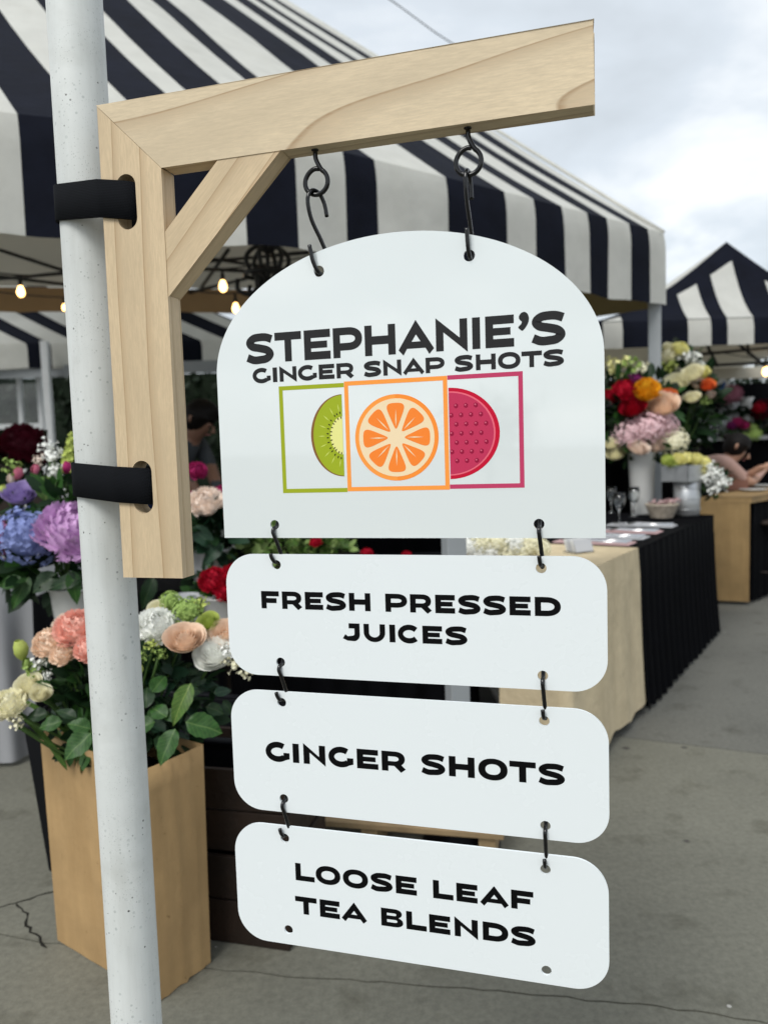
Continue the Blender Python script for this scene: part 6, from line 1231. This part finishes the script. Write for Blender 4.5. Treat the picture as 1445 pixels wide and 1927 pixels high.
def person(label, feet, hip_h, lean, head_c, r_, hands, mats, hairm, bun, look, sit=False, knee_fwd=None):
    """feet: ground point; lean: horizontal unit vector the torso bends towards; head_c: head centre; hands: two hand targets"""
    F = Vector((*feet, 0)); lean = Vector((*lean, 0)).normalized(); sd = Vector((-lean.y, lean.x, 0)); root = thing('person', label, 'person', F)
    hip = F + Vector((0, 0, hip_h)); neck = head_c - Vector(look).normalized() * r_ * .1 - Vector((0, 0, r_ * .95)) - lean * r_ * .55; chest = hip.lerp(neck, .68) + Vector((0, 0, .05)); waist = hip.lerp(neck, .32) + Vector((0, 0, .04))
    V, Ed, R = [], [], []
    def av(p, r_x, par=None):
        V.append(Vector(p)); R.append(r_x)
        if par is not None: Ed.append((par, len(V) - 1))
        return len(V) - 1
    ip = av(hip, .145); iw = av(waist, .13, ip); ic = av(chest, .145, iw); inn = av(neck, .06, ic)
    up_h = (head_c - neck).normalized(); ih = av(head_c - up_h * r_ * .25, r_ * .80, inn); it = av(head_c + up_h * r_ * .50, r_ * .82, ih); 
    for s, hd in zip((1, -1), hands):
        sh = chest.lerp(neck, .55) + sd * s * .185; a = av(sh, .062, ic); hd = Vector(hd); mid = sh.lerp(hd, .5); L = (hd - sh).length; bend = math.sqrt(max(0, .30 ** 2 - (L / 2) ** 2)) if L < .6 else 0
        el = mid + (sd * s * .5 + Vector((0, 0, -.8))).normalized() * bend; e = av(el, .043, a); w = av(hd - (hd - el).normalized() * .02, .029, e)
        dh = (hd - el).normalized(); pw = sd * s; pm = av(hd + dh * .045, (.042, .022), w)
        for k in range(4): t = av(hd + dh * .085 + pw * (k - 1.5) * .02, .0095, pm); t = av(hd + dh * (.125 - .008 * abs(k - 1.5)) + pw * (k - 1.5) * .022 - Vector((0, 0, .012)), .0085, t); av(hd + dh * (.15 - .01 * abs(k - 1.5)) + pw * (k - 1.5) * .023 - Vector((0, 0, .03)), .0075, t)
        t = av(hd + dh * .05 - pw * .05, .011, pm); av(hd + dh * .085 - pw * .062 - Vector((0, 0, .01)), .009, t)
    kf = Vector((*(knee_fwd or lean.xy), 0)).normalized()
    for s in (1, -1):
        th = av(hip + sd * s * .10 - Vector((0, 0, .06)), .095, ip)
        if sit: kn_p = hip + sd * s * .13 + kf * .42 - Vector((0, 0, .04)); an_p = Vector((kn_p.x, kn_p.y, .08)) - kf * .02
        else: kn_p = F + sd * s * .11 + Vector((0, 0, hip_h * .53)) + kf * .03; an_p = F + sd * s * .12 + Vector((0, 0, .08))
        kn = av(kn_p, .066, th); cf = av(kn_p.lerp(an_p, .35) - kf * .015, .058, kn); an = av(an_p, .042, cf); hl = av(an_p + kf * .05 - Vector((0, 0, .045)), .036, an); av(an_p + kf * .17 - Vector((0, 0, .05)), .03, hl)
    sleeve = .17
    def pick(c):
        c = Vector(c)
        d, ix = min((( (c - v).length / (R[i] if not hasattr(R[i], '__len__') else R[i][0]), i) for i, v in enumerate(V)))
        if c.z < hip.z - .02 and ix >= 7 and (c - hip).length > .1 and c.z < hip.z + .02: 
            pass
        if ix in (ip,): return 2
        if ix in (iw, ic): return 1
        if ix in (inn, ih, it): return 0
        narm = 2 * (4 + 14 + 0)
        return leg_or_arm(ix, c)
    n_arm = None
    first_arm = it + 1
    per_arm = (len(V) - (it + 1) - 12) // 2
    def leg_or_arm(ix, c):
        if ix >= first_arm + 2 * per_arm: return 2 if (ix - (first_arm + 2 * per_arm)) % 6 < 4 else 3
        k = (ix - first_arm) % per_arm
        return 1 if k == 0 else 0
    o = skin_body('body', V, Ed, R, 0, mats, pick, root)
    head_parts(root, head_c + up_h * r_ * .12, up_h, look, r_ * .98, hairm, mats[0], bun)
    return root
SHOE = mat('black_shoe', (.01, .01, .012), .5)
# person bending over the table behind the bracket
h1 = at(377, 792, 4.7); L1_ = Vector((.95, -.30, 0)).normalized(); f1 = h1 - L1_ * .42
person('person in grey t-shirt with dark hair, bending over flowers behind the bracket', (f1.x, f1.y + .05), .90, (L1_.x, L1_.y), h1, .105, (at(425, 955, 4.45), at(440, 940, 4.75)), [M['skin_dark'], M['grey_shirt'], M['denim'], SHOE], M['hair'], False, (.75, -.25, -.6))
# person bending over the oak table
h2 = at(1384, 846, 6.55); L2_ = Vector((.96, -.1, 0)).normalized(); f2 = h2 - L2_ * .50 + Vector((0, .05, 0))
person('person in dusty pink top with dark hair, bending over the oak work table', (f2.x, f2.y), .86, (L2_.x, L2_.y), h2, .112, (at(1425, 884, 6.35), at(1440, 880, 6.6)), [M['skin'], M['pink_shirt'], M['denim'], SHOE], M['hair'], True, (.55, -.35, -.8))
# ================================================================== far background: hedge and trees beyond the market
def far_tree(x, y, h, w, seed, label):
    r = random.Random(seed); root = thing('tree', label, 'tree', (x, y, 0), 'trees beyond the market'); mb = MB(); tube(mb, crom([(x, y, 0), (x + .05, y, h * .3), (x - .03, y, h * .6)], 3), [.13, .12, .11, .10, .09, .07, .05], 8)
    for k in range(5): a = r.uniform(0, 6); tube(mb, [(x, y, h * r.uniform(.3, .5)), (x + w * .35 * math.cos(a), y + w * .35 * math.sin(a), h * r.uniform(.6, .8))], [.05, .02], 5)
    obj('trunk', mb, M['bark'], root); mb = MB(); cl = [(Vector((x + r.uniform(-.6, .6) * w / 2, y + r.uniform(-.5, .5) * w / 2, h * r.uniform(.35, .85))), w * r.uniform(.18, .32)) for _ in range(11)]
    for k in range(1500):
        c, rr = r.choice(cl); d = Vector((r.gauss(0, 1), r.gauss(0, 1), r.gauss(0, 1))).normalized(); p = c + d * rr * r.uniform(.5, 1.1); a, b = d.orthogonal().normalized(), None; b = d.cross(a); ro = r.uniform(0, 6); a, b = a * math.cos(ro) + b * math.sin(ro), b * math.cos(ro) - a * math.sin(ro); s_ = r.uniform(.05, .11)
        mb.add([p - a * s_, p + b * s_ * .5 + d * .02, p + a * s_, p - b * s_ * .5 + d * .02], [(0, 1, 2, 3)])
    obj('crown', mb, LEAFM['far'] if seed % 2 else LEAFM['dark'], root)
for i, (x, y, h, w, lb) in enumerate(((-8.5, 15.5, 3.6, 3.6, 'dark leafy tree at the far left behind the distant tent'), (-5.6, 16.5, 3.5, 3.2, 'dark leafy tree behind the white tent leg at the left'), (-3.0, 16, 3.5, 3.2, 'dark leafy tree behind the bracket'), (2.2, 17, 3.3, 3.2, 'dark leafy tree behind the arched board'), (5.6, 15.5, 3.2, 3.4, 'dark leafy tree behind the tall mixed bouquet'), (8.2, 15.5, 3.3, 3.4, 'dark leafy tree behind the right tent'), (11.0, 15.5, 3.4, 3.4, 'dark leafy tree at the far right behind the right tent'))):
    far_tree(x, y, h, w, i + 3, lb)
def hedge(x0, x1, y, h, seed, label):
    r = random.Random(seed); mb = MB()
    for k in range(int((x1 - x0) * 420)):
        p = Vector((r.uniform(x0, x1), y + r.uniform(-.35, .35), h * r.random() ** .7)); d = Vector((r.gauss(0, 1), r.gauss(-.6, 1), r.gauss(.3, 1))).normalized(); a = d.orthogonal().normalized(); b = d.cross(a); s_ = r.uniform(.06, .12); mb.add([p - a * s_, p + b * s_ * .6, p + a * s_, p - b * s_ * .6], [(0, 1, 2, 3)])
    mb2 = MB(); box(mb2, ((x0 + x1) / 2, y + .1, h * .44), (x1 - x0, .4, h * .88)); root = thing('hedge', label, 'hedge', ((x0 + x1) / 2, y, 0)); o = obj('foliage', mb, LEAFM['far'], root); o['kind'] = 'stuff'; obj('inner_growth', mb2, LEAFM['far'], root, smooth=False)
hedge(-12, 1.0, 14.2, 3.1, 5, 'dark clipped hedge beyond the left stalls'); hedge(1.4, 13, 14.4, 2.5, 6, 'dark clipped hedge beyond the right stalls')
# white framed screen under the far left tent
sw = thing('glazed_screen', 'white framed glazed screen under the distant left tent', 'screen', (*at(50, 800, 9.2).xy, 0)); x0, x1 = at(-90, 800, 9.2).x, at(80, 800, 9.2).x; zt, zb2 = at(40, 704, 9.2).z, at(40, 802, 9.2).z
for z in (zt, zb2): mb = MB(); box(mb, ((x0 + x1) / 2, 9.2, z), (x1 - x0, .05, .06)); obj('rail', mb, M['white_paint'], sw, smooth=False)
for f_ in (0, .4, .78, 1): mb = MB(); box(mb, (x0 + (x1 - x0) * f_, 9.2, zt / 2 + .01), (.05, .052, zt)); obj('upright', mb, M['white_paint'], sw, smooth=False)
for a, b in ((0, .4), (.4, .78), (.78, 1)): mb = MB(); box(mb, (x0 + (x1 - x0) * (a + b) / 2, 9.2, (zt + zb2) / 2), ((x1 - x0) * (b - a) - .06, .006, zt - zb2 - .07)); obj('pane', mb, M['glass'], sw, smooth=False)
for a, b in ((0, .4), (.4, .78), (.78, 1)): mb = MB(); box(mb, (x0 + (x1 - x0) * (a + b) / 2, 9.2, zb2 / 2), ((x1 - x0) * (b - a) - .06, .02, zb2 - .08)); obj('lower_panel', mb, M['dark_wood'], sw, smooth=False)
# black sheets added for the shade at the backs of the stalls
def shade_sheet(a, b, z0, z1, label, y=0): 
    mb = MB(); skirt(mb, [a, b], z1, z0, .03, 4, 0, 1.0, step=.04); o = obj('shade_sheet', mb, M['black_cloth']); tag(o, label, 'shade_sheet', 'black sheets added for the shade in the stalls')
q0, q1 = at(1100, 800, 9.8), at(1560, 800, 9.8); shade_sheet(q0.xy, q1.xy, .02, at(1300, 725, 9.8).z, 'added black sheet for the dark inner wall of the right stall')
q0, q1 = at(440, 900, 6.9), at(1130, 900, 6.9); shade_sheet(q0.xy, q1.xy, .02, 1.9, 'added black sheet for the shade behind the arched board, under the large tent')

# trees and a low building across the road behind the camera, mirrored in the glossy board
for i, (x, y, h, w, lb) in enumerate(((-9.5, -21, 3.4, 5.0, 'leafy tree behind the viewer, left of the others'), (-3.0, -22, 4.0, 5.6, 'leafy tree behind the viewer, between two others'), (4.0, -20, 3.6, 5.0, 'leafy tree behind the viewer, right of the others'))):
    far_tree(x, y, h, w, i + 20, lb)
